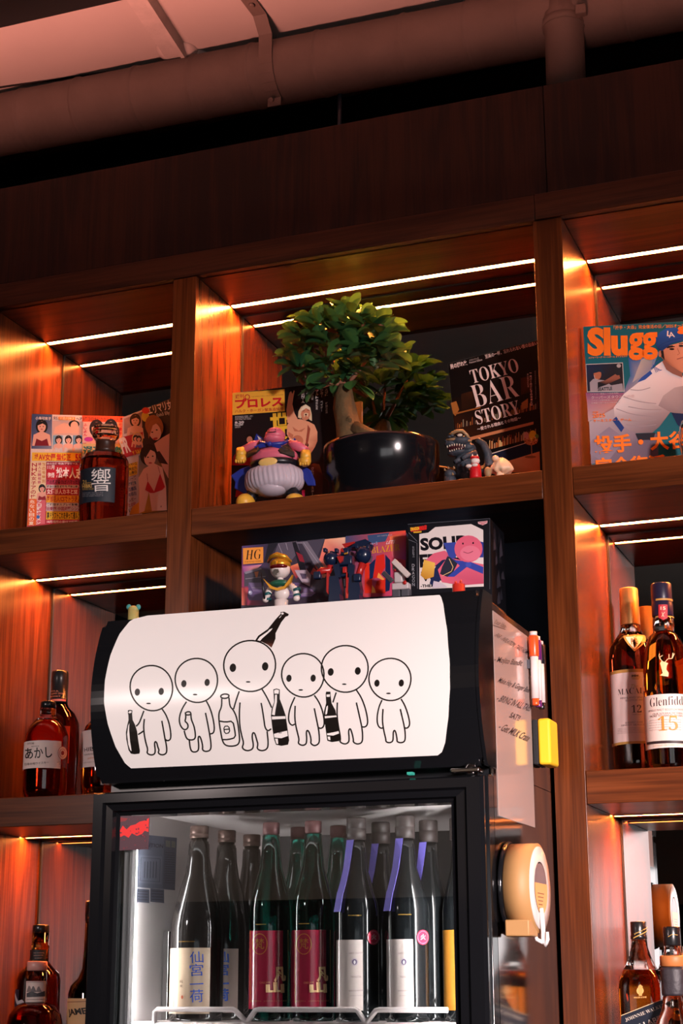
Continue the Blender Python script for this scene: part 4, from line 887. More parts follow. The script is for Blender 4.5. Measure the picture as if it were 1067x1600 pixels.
# ------------------------------------------------------------------ bottles
def glass(name, c, rough=.02, trans=1): return mat(name, lin(c), rough, trans=trans, ior=1.45)
g_clear = glass('clear_glass', 'F4F1EC'); g_amber = glass('amber_whisky', 'D9701C'); g_red = glass('red_whisky', 'E0401A'); g_deep = glass('dark_whisky', '862A14')
g_green = glass('green_bottle_glass', '1F8A78'); g_dgreen = glass('dark_green_glass', '1E4A2A')
g_black = mat('black_bottle_glass', (.006, .007, .008), .08, spec=.35); g_brown = mat('smoky_bottle_glass', (.016, .013, .012), .08, spec=.4)
cap_black = mat('black_cap', (.01, .01, .011), .25); cap_gold = speckle(mat('gold_cap_foil', lin('B4824A'), .38, .5), 400, .15)
def mpp(p): return (p-CAM).dot(FW)/F_PX
class Bottle:
    """upright bottle standing on z0; heights/widths are read off the photo along its axis"""
    def __init__(s, label, ax, Y, z0, group=None, name='whisky_bottle'):
        s.a = ax; s.Y = Y; p = at(ax[0], ax[1], Y); s.c = Vector((p.x, Y, z0)); s.k = mpp(p); s.px0 = ax[0]
        s.t = thing(name, label, 'bottle', s.c, group)
    def z(s, y): return at(s.px0, y, s.Y).z-s.c.z
    def prof(s, pts): return [(w/2*s.k, (s.z(y) if y is not None else .0004)) for w, y in pts]
    def part(s, name, pts, m, seg=40, smooth=True, squash=1.0):
        """pts: (width in px, y px) from bottom to top; y None = standing plane"""
        return MB().lathe(s.prof(pts), s.c, seg, smooth=smooth, squash=squash).build(name, m, s.t)
    def label(s, name, wpx, y0, y1, x0, x1, col, paint=None, m=None, gap=.0006, wedge=None):
        """wrap label between photo columns x0..x1 and rows y0 (top)..y1"""
        D = Drum(s.c, wpx/2*s.k+gap); ink = Ink(D, eps=.00012, cell=.004, base=0)
        (u0, v1), (u1, _) = D.q(x0, y0), D.q(x1, y0); vb = at(s.px0, y1, s.Y-D.r).z-s.c.z; vt = at(s.px0, y0, s.Y-D.r).z-s.c.z
        if wedge: u0, u1 = wedge[0]*D.r, wedge[1]*D.r
        ink.uv([(u0, vb), (u1, vb), (u1, vt), (u0, vt)], col, 0)
        ink.L = 1
        if paint: paint(ink, D)
        return ink.build(name, s.t, m or ink_matte)
UL, ML, LL = 'upper left compartment', 'middle left compartment', 'lower left compartment'
# squat faceted decanter, upper left
b = Bottle('squat faceted decanter with round glass stopper and navy label', (163, 740), .06, S1T, name='whisky_decanter')
b.part('glass_body', [(72, None), (76, 800), (77, 735), (75, 722), (66, 714), (36, 709)], g_deep, 24, False)
b.part('neck', [(34, 708.7), (32, 704), (30, 694), (32, 691)], mat('dark_neck_foil', (.05, .02, .012), .35), 24)
b.part('stopper', [(22, 690.6), (34, 688), (42, 683), (43, 676), (40, 669), (30, 667.5)], glass('pale_amber_glass', 'F0D0B0'), 20, False)
def p_dec(ink, D):
    P, Q = zs(30, 630, 4.268)
    ink.text('響', P(484, 590), P(612, 586), 36, 'E6E0DC', .0, fine=True); ink.text('21', P(424, 540), P(448, 540), 6.5, 'C8A050', .02, fine=True); ink.text('years old', P(452, 538), P(482, 537), 3, 'C8A050', fine=True); ink.text('HIBIKI', P(422, 566), P(484, 563), 5.5, 'D0A858', .02, fine=True); ink.text('BLENDED WHISKY', P(424, 580), P(500, 577), 2.4, 'B09048', fine=True)
    for k in range(3): ink.text('SUNTORY WHISKY PRODUCT OF JAPAN'[:18+4*k], P(424, 604+k*11), P(560, 598+k*11), 1.6, '8A8A90', fine=True)
b.label('label', 77.5, 728, 782, 126, 181, '16222E', p_dec)
# middle left row
b = Bottle('white-labelled whisky bottle with brush lettering, in front', (72, 1180), .045, S2T)
b.part('glass_body', [(62, None), (67, 1235), (68, 1160), (66, 1149), (58, 1138), (42, 1127)], g_red)
b.part('glass_neck', [(40, 1126.6), (27, 1122), (25, 1113), (26, 1108)], g_clear)
b.part('cap', [(22, 1107.6), (24, 1107), (24, 1098), (21, 1096.5)], cap_black)
def p_ak(ink, D):
    P, Q = zs(20, 1040, 7.113)
    ink.text('あかし', P(140, 1040), P(440, 1020), 17, '14100F', .015, fine=True); ink.text('AKASHI', P(206, 905), P(290, 900), 1.6, '4A3A38'); ink.text('WHITE OAK', P(165, 880), P(240, 873), 3, '7A5A50'); ink.text('日本の地ウイスキー', P(136, 1112), P(400, 1088), 4, '4A3A38', fine=True)
    c = P(549, 972)
    for r, col in ((9.5, 'A83A3A'), (8.8, 'E2CFCA'), (6.2, 'A83A3A'), (5.6, 'E2CFCA')): ink.ell(c[0], c[1], r*.75, r*1.1, col)
    ink.ell(c[0], c[1], 2.4, 3.4, '8A2A30'); ink.text('BLENDED WHISKY', P(488, 1080), P(590, 1078), 1.6, '5A3A38'); ink.text('40% 500ml', P(505, 1100), P(582, 1098), 1.5, '5A3A38')
b.label('label', 68.6, 1156, 1199, 34, 110, 'E6D2CC', p_ak, wedge=(-1.75, 1.25))
b = Bottle('tall dark whisky bottle with black foil cap, behind the white-labelled one', (90, 1150), .14, S2T)
b.part('glass_body', [(62, None), (66, 1230), (67, 1150), (64, 1130), (52, 1116), (32, 1106), (27, 1100)], g_deep)
b.part('cap', [(27, 1099.6), (27, 1092), (25.5, 1091.5), (27, 1062), (26.5, 1052), (24, 1049.5)], cap_black)
def p_cap(ink, D): ink.text('COFFEY GRAIN', (80, 1086), (101, 1085), 2.4, 'C0684A'); ink.text('NIKKA', (79, 1081.5), (92, 1081), 2, 'C0684A'); ink.text('WHISKY', (79, 1090), (95, 1089), 2, 'C0684A')
b.label('foil_band', 27.2, 1091.8, 1095, 78, 103, 'C85A4A', p_cap)
b.label('label', 67.4, 1133, 1191, 60, 116, 'C0403A', wedge=(-.7, 1.1))
b = Bottle('white-labelled bottle half hidden by the fridge header', (163, 1180), .12, S2T)
b.part('glass_body', [(64, None), (70, 1228), (70, 1150), (62, 1136), (44, 1126), (34, 1122)], g_amber)
b.part('neck', [(33, 1121.6), (31, 1114), (30, 1108)], g_clear); b.part('stopper', [(28, 1107.6), (36, 1104), (37, 1096), (30, 1092)], g_clear)
def p_hb(ink, D): ink.text('HIBIKI', (132, 1175), (162, 1172), 6, '3A2A28', .01); ink.text('HARMONY', (132, 1181), (158, 1179), 2.6, '4A3A38'); ink.text('JAPANESE', (137, 1187), (160, 1185), 3, 'C87840'); ink.text('SUNTORY WHISKY', (131, 1193), (160, 1191), 1.6, '8A7A78')
b.label('label', 70.6, 1139, 1197, 129, 185, 'DCCAC8', p_hb, wedge=(-1.3, .7))
# lower left row
b = Bottle('round red whisky flask with mountain-scene collar, lower left corner', (56, 1560), .05, S3T)
b.part('glass_body', [(70, None), (84, 1640), (88, 1605), (80, 1585), (60, 1572), (38, 1567)], g_red)
b.part('glass_neck', [(36, 1566.6), (33, 1560), (31, 1517)], g_clear)
b.part('stopper', [(30, 1516.6), (31.5, 1516), (31.5, 1503), (29, 1502)], mat('pink_stopper', lin('D89A90'), .35))
def p_mt(ink, D):
    for k, x in enumerate((46, 52, 60)): ink.poly([(x-4.5, 1550), (x-1, 1540+k), (x+1, 1541), (x+5, 1550)], ['8A7A78', '6A6468', '8A7E7E'][k])
    ink.poly([(42, 1552), (50, 1549), (58, 1552), (70, 1548), (70, 1557), (42, 1558)], '4A484E'); ink.line([(42, 1562), (71, 1561)], .6, '6A5A58'); ink.line([(42, 1535), (71, 1534)], .6, '6A5A58')
b.label('collar_label', 34.5, 1533, 1567, 41, 72, 'E2CCC4', p_mt)
b = Bottle('dark bourbon bottle with black cap and cork collar, behind the red flask', (61, 1520), .13, S3T)
b.part('glass_body', [(66, None), (69, 1620), (67, 1530), (62, 1520), (44, 1512), (29, 1503)], g_deep)
b.part('glass_neck', [(28.5, 1502.6), (27, 1482), (29, 1480), (29, 1477), (26, 1476), (27, 1458)], glass('honey_glass', 'F0A850'))
b.part('cap', [(25, 1457.6), (26, 1457), (26, 1446.5), (24, 1445)], cap_black)
def p_nk(ink, D): ink.text('THE ORIGINAL', (52, 1490), (69, 1489.5), 1.8, 'A88A80'); ink.text('BOURBON', (53, 1494), (67, 1493.5), 2, 'A88A80'); ink.text('WHISKEY', (54, 1498), (66, 1497.5), 1.6, 'A88A80')
b.label('neck_label', 30, 1484, 1500, 45, 76, '1A1618', p_nk, wedge=(-1.4, 1.2))
def p_l(ink, D): ink.text('L', (27, 1570), (38, 1566), 18, 'B8B4B8', .06)
b.label('label', 69.4, 1546, 1578, 22, 44, '1A2438', p_l, wedge=(-1.35, -.45))
b = Bottle('green whiskey bottle with cream label, partly behind the fridge door', (143, 1560), .1, S3T)
b.part('glass_body', [(70, None), (73, 1640), (73, 1552), (66, 1540), (44, 1528), (33, 1514), (30, 1490), (28, 1440)], g_dgreen)
b.part('cap', [(30, 1439.6), (30, 1410), (27, 1408)], cap_black)
def p_jm(ink, D): ink.text('JAMESON', (108, 1590), (168, 1584), 13, '1A1412', .04); ink.line([(104, 1566), (182, 1562)], .8, '7A2A22')
b.label('label', 73.6, 1560, 1640, 105, 182, 'D8A878', p_jm)
# middle right row
b = Bottle('dark whisky bottle with gold foil cap and white label, near the walnut post', (989, 1060), .185, S2T)
b.part('glass_body', [(68, None), (72, 1192), (73, 1030), (68, 1012), (52, 1000), (37, 990)], g_deep)
b.part('glass_neck', [(36, 989.6), (32, 984), (31, 978)], g_clear)
b.part('cap', [(31, 977.6), (31.5, 976), (29, 921), (27, 919.5)], cap_gold)
def p_mc(ink, D):
    P, Q = zs(940, 905, 5.244)
    ink.text('The', P(228, 895), P(292, 890), 6, 'C0A868', .0, shear=.25); ink.text(serif('MACALLAN'), P(134, 952), P(440, 945), 9.2, '2A1A1A', -.014); ink.text('HIGHLAND SINGLE MALT', P(155, 985), P(420, 982), 3, '7A6668'); ink.text('SCOTCH WHISKY', P(195, 1003), P(385, 1000), 3, '7A6668'); ink.text(serif('12'), P(246, 1095), P(326, 1092), 12, '2A1A1A', -.01); ink.text('YEARS OLD', P(250, 1115), P(322, 1113), 2, '8A7678')
    ink.poly(Q((240, 790), (250, 780), (300, 782), (318, 800), (300, 825), (248, 822)), 'C8B088'); ink.text('MM', P(246, 800), P(300, 798), 3, '4A3A30', .05)
    ink.text('SHERRY OAK CASK', P(195, 1185), P(400, 1180), 2.6, '8A7678'); ink.text('FINEST SEASONED', P(165, 1207), P(400, 1202), 2.6, '8A7678')
    for k in range(4): ink.text('matured in hand picked sherry seasoned oak casks', P(135, 1232+k*13), P(400, 1228+k*13), 1.5, '6A585A')
b.label('label', 73.6, 1050, 1158, 953, 1026, 'DCC8C4', p_mc)
b.label('label_band', 73.7, 1045, 1050, 953, 1026, 'B08848'); b.label('label_band', 73.7, 1158, 1162, 953, 1026, 'B08848')
def p_tri(ink, D): ink.poly([(974, 993.5), (1007, 993), (991, 1018)], 'B08040'); ink.poly([(977.5, 995.5), (1003.5, 995), (991, 1014.5)], 'E4D2CC'); ink.text(serif('12'), (985, 1003.5), (996, 1003), 6, '3A2A28', -.01)
D = Drum(b.c, 60/2*b.k)
cone = lambda u, v, h: b.c+Vector((math.sin(u)*1, -math.cos(u), 0))*0
# neck badge follows the shoulder
class Shoulder(Drum):
    def __init__(s, c, pts): s.c = Vector(c); s.pts = pts; s.r = max(p[0] for p in pts)
    def rad(s, v):
        for (r0, z0), (r1, z1) in zip(s.pts, s.pts[1:]):
            if z0 <= v <= z1: return r0+(r1-r0)*(v-z0)/max(z1-z0, 1e-6)
        return s.pts[0][0] if v < s.pts[0][1] else s.pts[-1][0]
    def q(s, x, y):
        r = s.r
        for _ in range(8):
            d = Drum(s.c, r); u, v = d.q(x, y); r = .5*r+.5*s.rad(v)
        return (u/r, v)
    def m(s, u, v, h=0):
        r = s.rad(v)+h+.0008; a = u-math.pi/2; return Vector((s.c.x+r*math.cos(a), s.c.y+r*math.sin(a), s.c.z+v))
def badge(b, pts, paint, name, cell=.15, m=None):
    S = Shoulder(b.c, b.prof(pts)); ink = Ink(S, eps=.00015, cell=cell, base=.0002); paint(ink, S); return ink.build(name, b.t, m or ink_matte)
badge(b, [(73, 1030), (68, 1012), (52, 1000), (37, 990)], p_tri, 'shoulder_badge')
b = Bottle('pale-labelled whisky bottle with navy cap and gold stag, at the right edge', (1041, 1060), .085, S2T)
b.part('glass_body', [(66, None), (70, 1196), (74, 1085), (72, 1050), (62, 1015), (48, 995), (33, 988)], g_amber)
b.part('glass_neck', [(32.5, 987.6), (34, 978), (32, 964)], g_clear)
b.part('cap', [(32.5, 963.6), (33.5, 962), (33.5, 944), (32, 943), (32.5, 936), (32.5, 914), (30.5, 912)], mat('navy_cap', (.018, .014, .035), .3))
b.label('cap_band', 33.8, 961.5, 963, 1024, 1056, 'C89848'); b.label('cap_band', 32.8, 934, 937, 1024, 1056, 'B88840')
def p_tag(ink, D): ink.poly([(1029, 945), (1042.5, 945), (1042.5, 966), (1036, 969), (1029, 965)], 'B8202C'); ink.text('15', (1032, 953), (1039.5, 953), 5, 'E8C8A8', .02); ink.line([(1034, 964), (1035.5, 960), (1034, 957)], .7, 'E8C8A8'); ink.line([(1037, 964), (1035.5, 960), (1038, 957)], .7, 'E8C8A8')
badge(b, [(34.4, 978), (34.4, 944)], p_tag, 'neck_tag')
def p_stag(ink, D):
    P, Q = zs(940, 905, 5.244); c = 'E8C890'
    ink.poly(Q((478, 790), (500, 770), (490, 730), (480, 690), (490, 670), (520, 680), (545, 690), (535, 705), (530, 740), (548, 770), (545, 800), (515, 795)), c)
    for pts in (((505, 680), (485, 660), (470, 630), (475, 610)), ((485, 660), (475, 650)), ((478, 640), (500, 625)), ((520, 680), (540, 655), (575, 650), (592, 610)), ((550, 655), (550, 615)), ((575, 648), (580, 605))): ink.line(Q(*pts), 1.1, c)
badge(b, [(74, 1085), (72, 1050), (62, 1015)], p_stag, 'stag_emblem')
def p_gf(ink, D):
    P, Q = zs(940, 905, 5.244)
    ink.text(serif('Glenfiddich'), P(398, 1050), P(730, 1040), 14, '3A1C22', -.014); ink.text('SINGLE MALT SCOTCH WHISKY', P(385, 1090), P(700, 1082), 3, '8A6A64'); ink.text('OUR SOLERA FIFTEEN', P(420, 1115), P(660, 1108), 3, '8A6A64'); ink.text('MORE TO HAND THAN', P(400, 1135), P(660, 1128), 3, '7A5A54'); ink.text(serif('15'), P(466, 1245), P(625, 1238), 23, 'C08830', -.01)
    for k in range(5): ink.text('vatted in our unique solera tun and always', P(392, 1165+k*20), P(650, 1158+k*20), 1.6, '9A7A74')
    ink.line(Q((375, 1348), (700, 1340)), 4, '2A1A1C'); ink.text('DISTILLED MATURED BOTTLED', P(430, 1372), P(690, 1366), 2, 'C8A878')
b.label('label', 74.6, 1084, 1168, 1004, 1080, 'E0CAC0', p_gf)
# lower right row
b = Bottle('square whisky bottle with slanted dark label and black cap, lower right', (1002, 1540), .115, S3T)
sqz = [b.z(y) for y in (1600, 1545, 1530, 1512, 1502, 1475)]
def sq_body(m, rows, name):
    mb = MB(); rings = []
    for wd, zz in rows:
        r = wd/2*b.k; e = min(r*.5, .014 if wd > 50 else r*.95); ring = []
        for cx_, cy_, a0 in ((1, 1, 0), (-1, 1, 90), (-1, -1, 180), (1, -1, 270)):
            for j in range(5):
                a = R(a0+j*22.5); ring.append(mb.bm.verts.new(b.c+Vector((cx_*(r-e)+e*math.cos(a), cy_*(r-e)+e*math.sin(a), zz))))
        rings.append(ring)
    for A, B in zip(rings, rings[1:]):
        for k in range(20):
            f = mb.bm.faces.new((A[k], A[(k+1) % 20], B[(k+1) % 20], B[k])); f.smooth = True
    mb.bm.faces.new(rings[0][::-1]); mb.bm.faces.new(rings[-1])
    return mb.build(name, m, b.t)
sq_body(g_amber, [(60, .0005), (64, .01), (65, b.z(1545)), (62, b.z(1532)), (50, b.z(1515))], 'glass_body')
sq_body(g_clear, [(49.5, b.z(1514.7)), (34, b.z(1498)), (24, b.z(1480)), (23, b.z(1468))], 'glass_neck')
b.part('cap', [(24, 1467.6), (26, 1467), (26, 1462), (24.5, 1461), (25, 1456), (25, 1441), (23.5, 1440)], cap_black)
def p_jc(ink, D): ink.line([(990, 1466), (1013, 1452)], 1.6, 'B89048'); ink.text('Johnnie Walker', (992, 1461), (1012, 1449), 2.6, 'C8A050', .02)
badge(b, [(25.6, 1467), (25.6, 1441)], p_jc, 'cap_print')
hw = 65/2*b.k; fx0, fx1 = b.c.x-hw, b.c.x+hw; fy = b.c.y-hw-.0004
SJ = Plane(Vector((fx0, fy, b.c.z)), Vector((fx1, fy, b.c.z)), Vector((fx0, fy, b.c.z+.2))); ink = Ink(SJ, base=0)
ink.poly([(970, 1588), (1036, 1562), (1036, 1612), (970, 1640)], '1C222E'); ink.line([(970, 1587), (1036, 1561)], 1, 'C8B490'); ink.text(serif('JOHNNIE WALKER'), (978, 1597), (1040, 1573), 6, 'D0C4B4', -.01); ink.text('BLACK LABEL', (968, 1622), (1040, 1592), 9, 'D0C8BC', .02); ink.text('BLENDED SCOTCH WHISKY', (975, 1632), (1036, 1606), 3, 'C0A878')
ink.build('slanted_label', b.t, ink_gloss)
ink = Ink(SJ, base=0); ink.ell(1000, 1548, 5.5, 6, 'D8A868'); ink.text('WALKER & SONS', (990, 1560), (1010, 1559), 2.4, 'D8A868', .02); ink.poly([(997, 1541), (1000, 1538), (1004, 1541), (1003, 1556), (998, 1556)], 'C89858'); ink.build('gold_crest', b.t, ink_gloss)
b = Bottle('clear bottle with wooden collar and dark textured sleeve, right of the square bottle', (1054, 1540), .05, S3T)
b.part('glass_body', [(66, None), (72, 1640), (66, 1600), (46, 1580), (40, 1568), (38, 1556)], g_clear)
b.part('sleeve', [(40, 1555.6), (41, 1552), (42, 1516), (40, 1511)], speckle(mat('dark_sleeve', (.028, .024, .03), .5), 120, .6, .4, 150))
b.part('wood_collar', [(38, 1510.6), (42, 1509), (42, 1495), (40, 1493)], speckle(mat('pale_collar_wood', lin('B8703C'), .5), 60, .2))
b.part('glass_neck', [(26, 1492.6), (25, 1478)], g_clear)
b.part('cap', [(26, 1477.6), (27, 1476), (27, 1450), (25, 1448)], cap_black)
def p_sc(ink, D): ink.line([(1044, 1464), (1050, 1460), (1058, 1461)], .8, 'C89848')
badge(b, [(27.4, 1476), (27.4, 1450)], p_sc, 'cap_print')
# clear tumbler edge at the right border, upper right
g = Bottle('dark glass tumbler in front of the baseball magazine, at the right edge', (1084, 700), .05, S1T, name='glass_tumbler'); g.t['category'] = 'glass'
g.part('glass_bowl', [(30, None), (38, 715), (46, 690), (42, 668), (34, 658), (32, 658), (39, 668), (43, 690), (35, 713), (28, 718)], g_clear)

# ------------------------------------------------------------------ fridge contents
ZR = at(400, 1596, FYF+.06).z; FD = FYF+.335; FS = mpp(at(400, 1500, -.215+FD))/mpp(at(400, 1500, -.215))
white_wire = mat('white_coated_wire', lin('D8C8C6'), .35)
rk = MB(); y0 = IYF+.024
for k in range(26): rk.cyl((IX0+.012+k*(IX1-IX0-.024)/25, y0, ZR-.003), (IX0+.012+k*(IX1-IX0-.024)/25, IYB-.02, ZR-.003), .0018, seg=8)
rk.cyl((IX0+.006, y0, ZR-.0066), (IX1-.006, y0, ZR-.0066), .0058, seg=12).cyl((IX0+.006, IYB-.03, ZR-.005), (IX1-.006, IYB-.03, ZR-.005), .003, seg=10)
rack = rk.build('wire_shelf', white_wire, fr)
pts = []
xs = [at(px, 1580, y0).x for px in (243, 250, 365, 385, 402, 556, 571, 590, 700)]
zt, zb_ = at(300, 1577, y0).z, ZR-.004
pts = [(xs[0], zb_), (xs[0], zt-.004), (xs[0]+.004, zt), (xs[2], zt), (xs[2]+.004, zt-.002), (xs[3], zb_+.004), (xs[3]+.003, zb_+.004), (xs[4]-.002, zt-.001), (xs[4]+.003, zt), (xs[5], zt), (xs[5]+.004, zt-.002), (xs[6], zb_+.004), (xs[6]+.003, zb_+.004), (xs[7]-.002, zt-.001), (xs[7]+.003, zt), (xs[8], zt)]
MB().tube([(x, y0-.002, z) for x, z in pts], .0038, 12).build('retaining_rail', white_wire, rack)
sl = at(266, 1480, -.16)
MB().box((IX0+.002, -.165+FD, .75), (IX0+.012, -.15+FD, 1.575), .001).build('shelf_upright', chrome, fr)
SP = Plane(Vector((IX0+.0006, -.27, 1.5)), Vector((IX0+.0006, 0, 1.5)), Vector((IX0+.0006, -.27, 1.75)))
ink = Ink(SP, base=.0003)
ink.poly([(213, 1303), (276, 1309), (273, 1391), (212, 1386)], '6A6E80'); ink.poly([(256, 1308), (276, 1310), (273, 1391), (254, 1388)], '55596A'); ink.poly([(217, 1336), (253, 1338), (252, 1382), (216, 1379)], '777B8C'); ink.line([(220, 1340), (250, 1342), (249, 1378), (219, 1376)], .8, '3A3E4C', closed=True)
for k in range(5): ink.line([(226+k*4.5, 1346), (225+k*4.5, 1372)], 1.4, '454A5A')
for k in range(14): ink.line([(257, 1332+k*3.6), (272, 1333+k*3.6)], 1.2, '3E4250')
ink.poly([(258, 1313), (265, 1314), (265, 1324), (258, 1323)], '7A7A70'); ink.poly([(267, 1314), (273, 1315), (273, 1325), (267, 1324)], '7A7A70'); ink.text('CAUTION', (216, 1322), (254, 1325), 6, '3A3E4C', .03)
ink.build('spec_sticker', fr, ink_matte)
ink = Ink(SP, base=.0003)
for x0, x1 in ((209.5, 233), (234.5, 256)):
    ink.poly([(x0, 1388), (x1, 1390), (x1, 1411), (x0, 1409)], '5C5F70')
    for k in range(4): ink.line([(x0+2, 1392+k*4.4), (x1-2, 1393+k*4.4)], 1.2, '3A3E4C')
ink.build('barcode_sticker', fr, ink_matte)
GP = Plane(Vector((gl, DYF+.0165, dzg-.2)), Vector((gr_, DYF+.0165, dzg-.2)), Vector((gl, DYF+.0165, dzg)))
ink = Ink(GP, base=.0002); ink.poly([(186.5, 1275), (234.5, 1274), (232, 1327), (186, 1329)], '4A2634')
ink.poly([(187, 1298), (192, 1290), (198, 1296), (204, 1290), (212, 1288), (218, 1284), (226, 1282), (233, 1278), (232, 1300), (226, 1298), (222, 1303), (214, 1306), (206, 1302), (201, 1309), (194, 1305), (188, 1308)], 'F01818'); ink.poly([(188, 1277), (200, 1279), (196, 1283), (188, 1284)], '8A1822')
for k in range(26): ink.ell(rnd.uniform(188, 231), rnd.uniform(1276, 1326), rnd.uniform(.6, 1.8), rnd.uniform(.6, 1.8), rnd.choice(['6A2232', '341A28', '8A2030']))
ink.build('red_sticker', door, ink_gloss)

P_cork = mat('dull_pink_cap', lin('5E3A3A'), .45, .2)
def sake(label, ax, Y, wid, style, group=None, first=False):
    """fridge bottles: brown, green or dark with a violet band; ax = axis pixel at label height, sizes from front-row pixels"""
    b = Bottle(label, ax, Y+FD, ZR-.0012, group, 'sake_bottle')
    k0 = mpp(at(ax[0], ax[1], -.215+FD)); b.k = k0
    def lv(pts): return [(wv/2*k0, zv*FS) for wv, zv in pts]
    H = .2925
    def L(name, pts, m, seg=40): return MB().lathe(lv(pts), b.c, seg).build(name, m, b.t)
    if style == 'brown':
        L('glass_body', [(wid-4, .0005), (wid, .006), (wid, .137), (wid*.93, .158), (wid*.72, .19), (wid*.5, .219), (wid*.41, .243), (wid*.385, .265), (30, .2655), (30, .2685), (26, .269), (26, .278)], g_brown)
        L('cap', [(29, .2735), (30, .274), (30, .2795), (29, .28), (30, .2805), (30, H-.001), (28, H)], mat('brass_screw_cap', lin('5A4640'), .4, .5))
    elif style == 'green':
        L('glass_body', [(wid-4, .0005), (wid, .006), (wid, .165), (wid*.95, .178), (wid*.74, .203), (wid*.55, .224), (wid*.46, .25), (wid*.42, .274)], g_green)
        L('cap', [(25, .2745), (25, .276), (27, .2765), (27, H), (25, H+.001)], P_cork)
    else:
        L('glass_body', [(wid-4, .0005), (wid, .006), (wid, .158), (wid*.94, .172), (wid*.7, .198), (wid*.5, .22), (wid*.43, .245), (wid*.4, .262)], g_black)
        L('cap', [(31, .2625), (31, .279), (30, .2795), (31, .28), (31, H+.001), (29, H+.003)], mat('brown_grey_cap', lin('332A29'), .5))
    b.w = wid; b.k = k0; return b
ink_label = print_mat('glossy_bottle_label', .16, .7)
def flabel(b, name, v0, v1, a0, a1, col, paint=None, gap=.0006, m=None, px=None):
    v0 *= FS; v1 *= FS
    D = Drum(b.c, b.w/2*b.k+gap); ink = Ink(D, eps=.00012, cell=.004, base=0); r = D.r
    ink.uv([(a0*r, v0), (a1*r, v0), (a1*r, v1), (a0*r, v1)], col, 0); ink.L = 1
    if paint: paint(ink, D)
    return ink.build(name, b.t, m or ink_label)
G1 = 'brown sake bottles in the left fridge column'; G2 = 'green sake bottles in the fridge'; G3 = 'dark sake bottles with violet bands'
b = sake('brown sake bottle with blue brush writing on a cream label, front left in fridge', (307, 1530), -.215, 84, 'brown', G1)
def p_s1(ink, D):
    for k, ch in enumerate('仙宮一荷'): ink.text(ch, (297, 1505+k*20.5), (318, 1504+k*20.5), [18, 19, 9, 20][k], '3A62D8', .0)
    ink.text('純', (281, 1536), (286, 1536), 5, '4A3A30'); ink.text('米', (281, 1543), (286, 1543), 5, '4A3A30'); ink.ell(285, 1558, 1.6, 3, 'C86A50')
flabel(b, 'label', .011, .107, -.95, .95, 'D8BCA2', p_s1)
def p_arc(ink, D): ink.line([(290, 1474), (300, 1471), (312, 1471), (318, 1474)], 1.6, 'A07A30', smooth=1)
flabel(b, 'gold_arc', .1155, .117, -.3, .35, '7A5A28')
b2 = sake('brown sake bottle second in the left fridge column', (351, 1530), -.128, 84, 'brown', G1)
def p_s2(ink, D):
    for k, ch in enumerate('仙宮一荷'): ink.text(ch, (340, 1505+k*20), (358, 1504+k*20), [18, 19, 9, 20][k], '3A62D8', .03)
flabel(b2, 'label', .011, .107, -.95, .95, 'C0A8A0', p_s2)
b3 = sake('black-shouldered sake bottle third in the left fridge column', (391, 1530), -.041, 80, 'brown', G1)
def p_red(x0, x1, y0, y1, cx):
    def f(ink, D):
        w_ = x1-x0; c = (x0+w_*.26, y0+24)
        ink.line([(c[0]+12*math.cos(t)*.95, c[1]+16*math.sin(t)) for t in [2*math.pi*j/24 for j in range(24)]], 1, 'B07A30', closed=True); ink.text('梵', (c[0]-7, c[1]+8), (c[0]+7, c[1]+8), 17, 'A06A2C', .0)
        ink.line([(x0+1.5, y0+2), (x0+1.5, y1-2)], .7, 'B87A40'); ink.line([(x1-1.5, y0+2), (x1-1.5, y1-2)], .7, 'D8A060')
        ink.text('CASCAM', (x0+w_*.26, y0+86), (x0+w_*.52, y0+85.5), 3, 'C88A58'); ink.text('凡', (x0+w_*.62, y0+84), (x0+w_*.92, y0+83), 24, 'E8B888', .05); ink.text('山', (x0+w_*.42, y0+101), (x0+w_*.88, y0+100), 17, 'E8B888', .06); ink.text('BORN  JAPAN SAKE', (x0+4, y1-3), (x1-4, y1-3.5), 3, 'A06A48')
    return f
gb = []
for lab, px, wv, x0, x1 in (('green sake bottle with dark red label, left one of the two in front', 422, 66, 390, 451), ('green sake bottle with dark red label, right one beside the white labels', 489, 66, 460, 517)):
    b = sake(lab, (px, 1510), -.215, wv, 'green', G2)
    flabel(b, 'label', .018, .131, -1.02, 1.02, '8A1C34', p_red(x0, x1, 1451, 1569, px)); flabel(b, 'gold_arc', .1395, .1408, -.35, .2, '8A6A30'); gb.append(b)
for lab, px, Y in (('green sake bottle standing behind the left red-labelled one', 466, -.128), ('green sake bottle standing behind the right red-labelled one', 529, -.128)):
    b = sake(lab, (px, 1510), Y, 66, 'green', G2); flabel(b, 'label', .018, .131, -1.02, 1.02, '6A1A30')
violet = mat('violet_paper', lin('7468C8'), .5)
def p_wh(x0):
    def f(ink, D):
        ink.text('SAKE DU VIN', (x0+11, 1491), (x0+34, 1490), 3, '9A8A80'); ink.ell(x0+20, 1503, 5.4, 6, 'C4B4BC'); ink.ell(x0+20, 1503, 3.8, 4.4, '6A5A7A'); ink.ell(x0+20, 1503.5, 1.6, 3, 'E8E0E4'); ink.text('TENUTA', (x0+14, 1528), (x0+30, 1527.5), 3, '8A7A74'); ink.text('SEIKA JUNMAI', (x0+11, 1550), (x0+34, 1549), 3, '8A7A74'); ink.text('JAPAN 720ML', (x0+13, 1557), (x0+33, 1556.5), 2, 'A89A94')
    return f
def p_seal(cx, cy):
    def f(ink, D):
        for r, c in ((9.5, 'D03050'), (8, 'E88A98'), (7.4, 'D03050')): ink.ell(cx, cy, r, r*1.25, c)
        ink.text('火', (cx-4, cy+4), (cx+4, cy+4), 9, 'F0C8C8', .02)
    return f
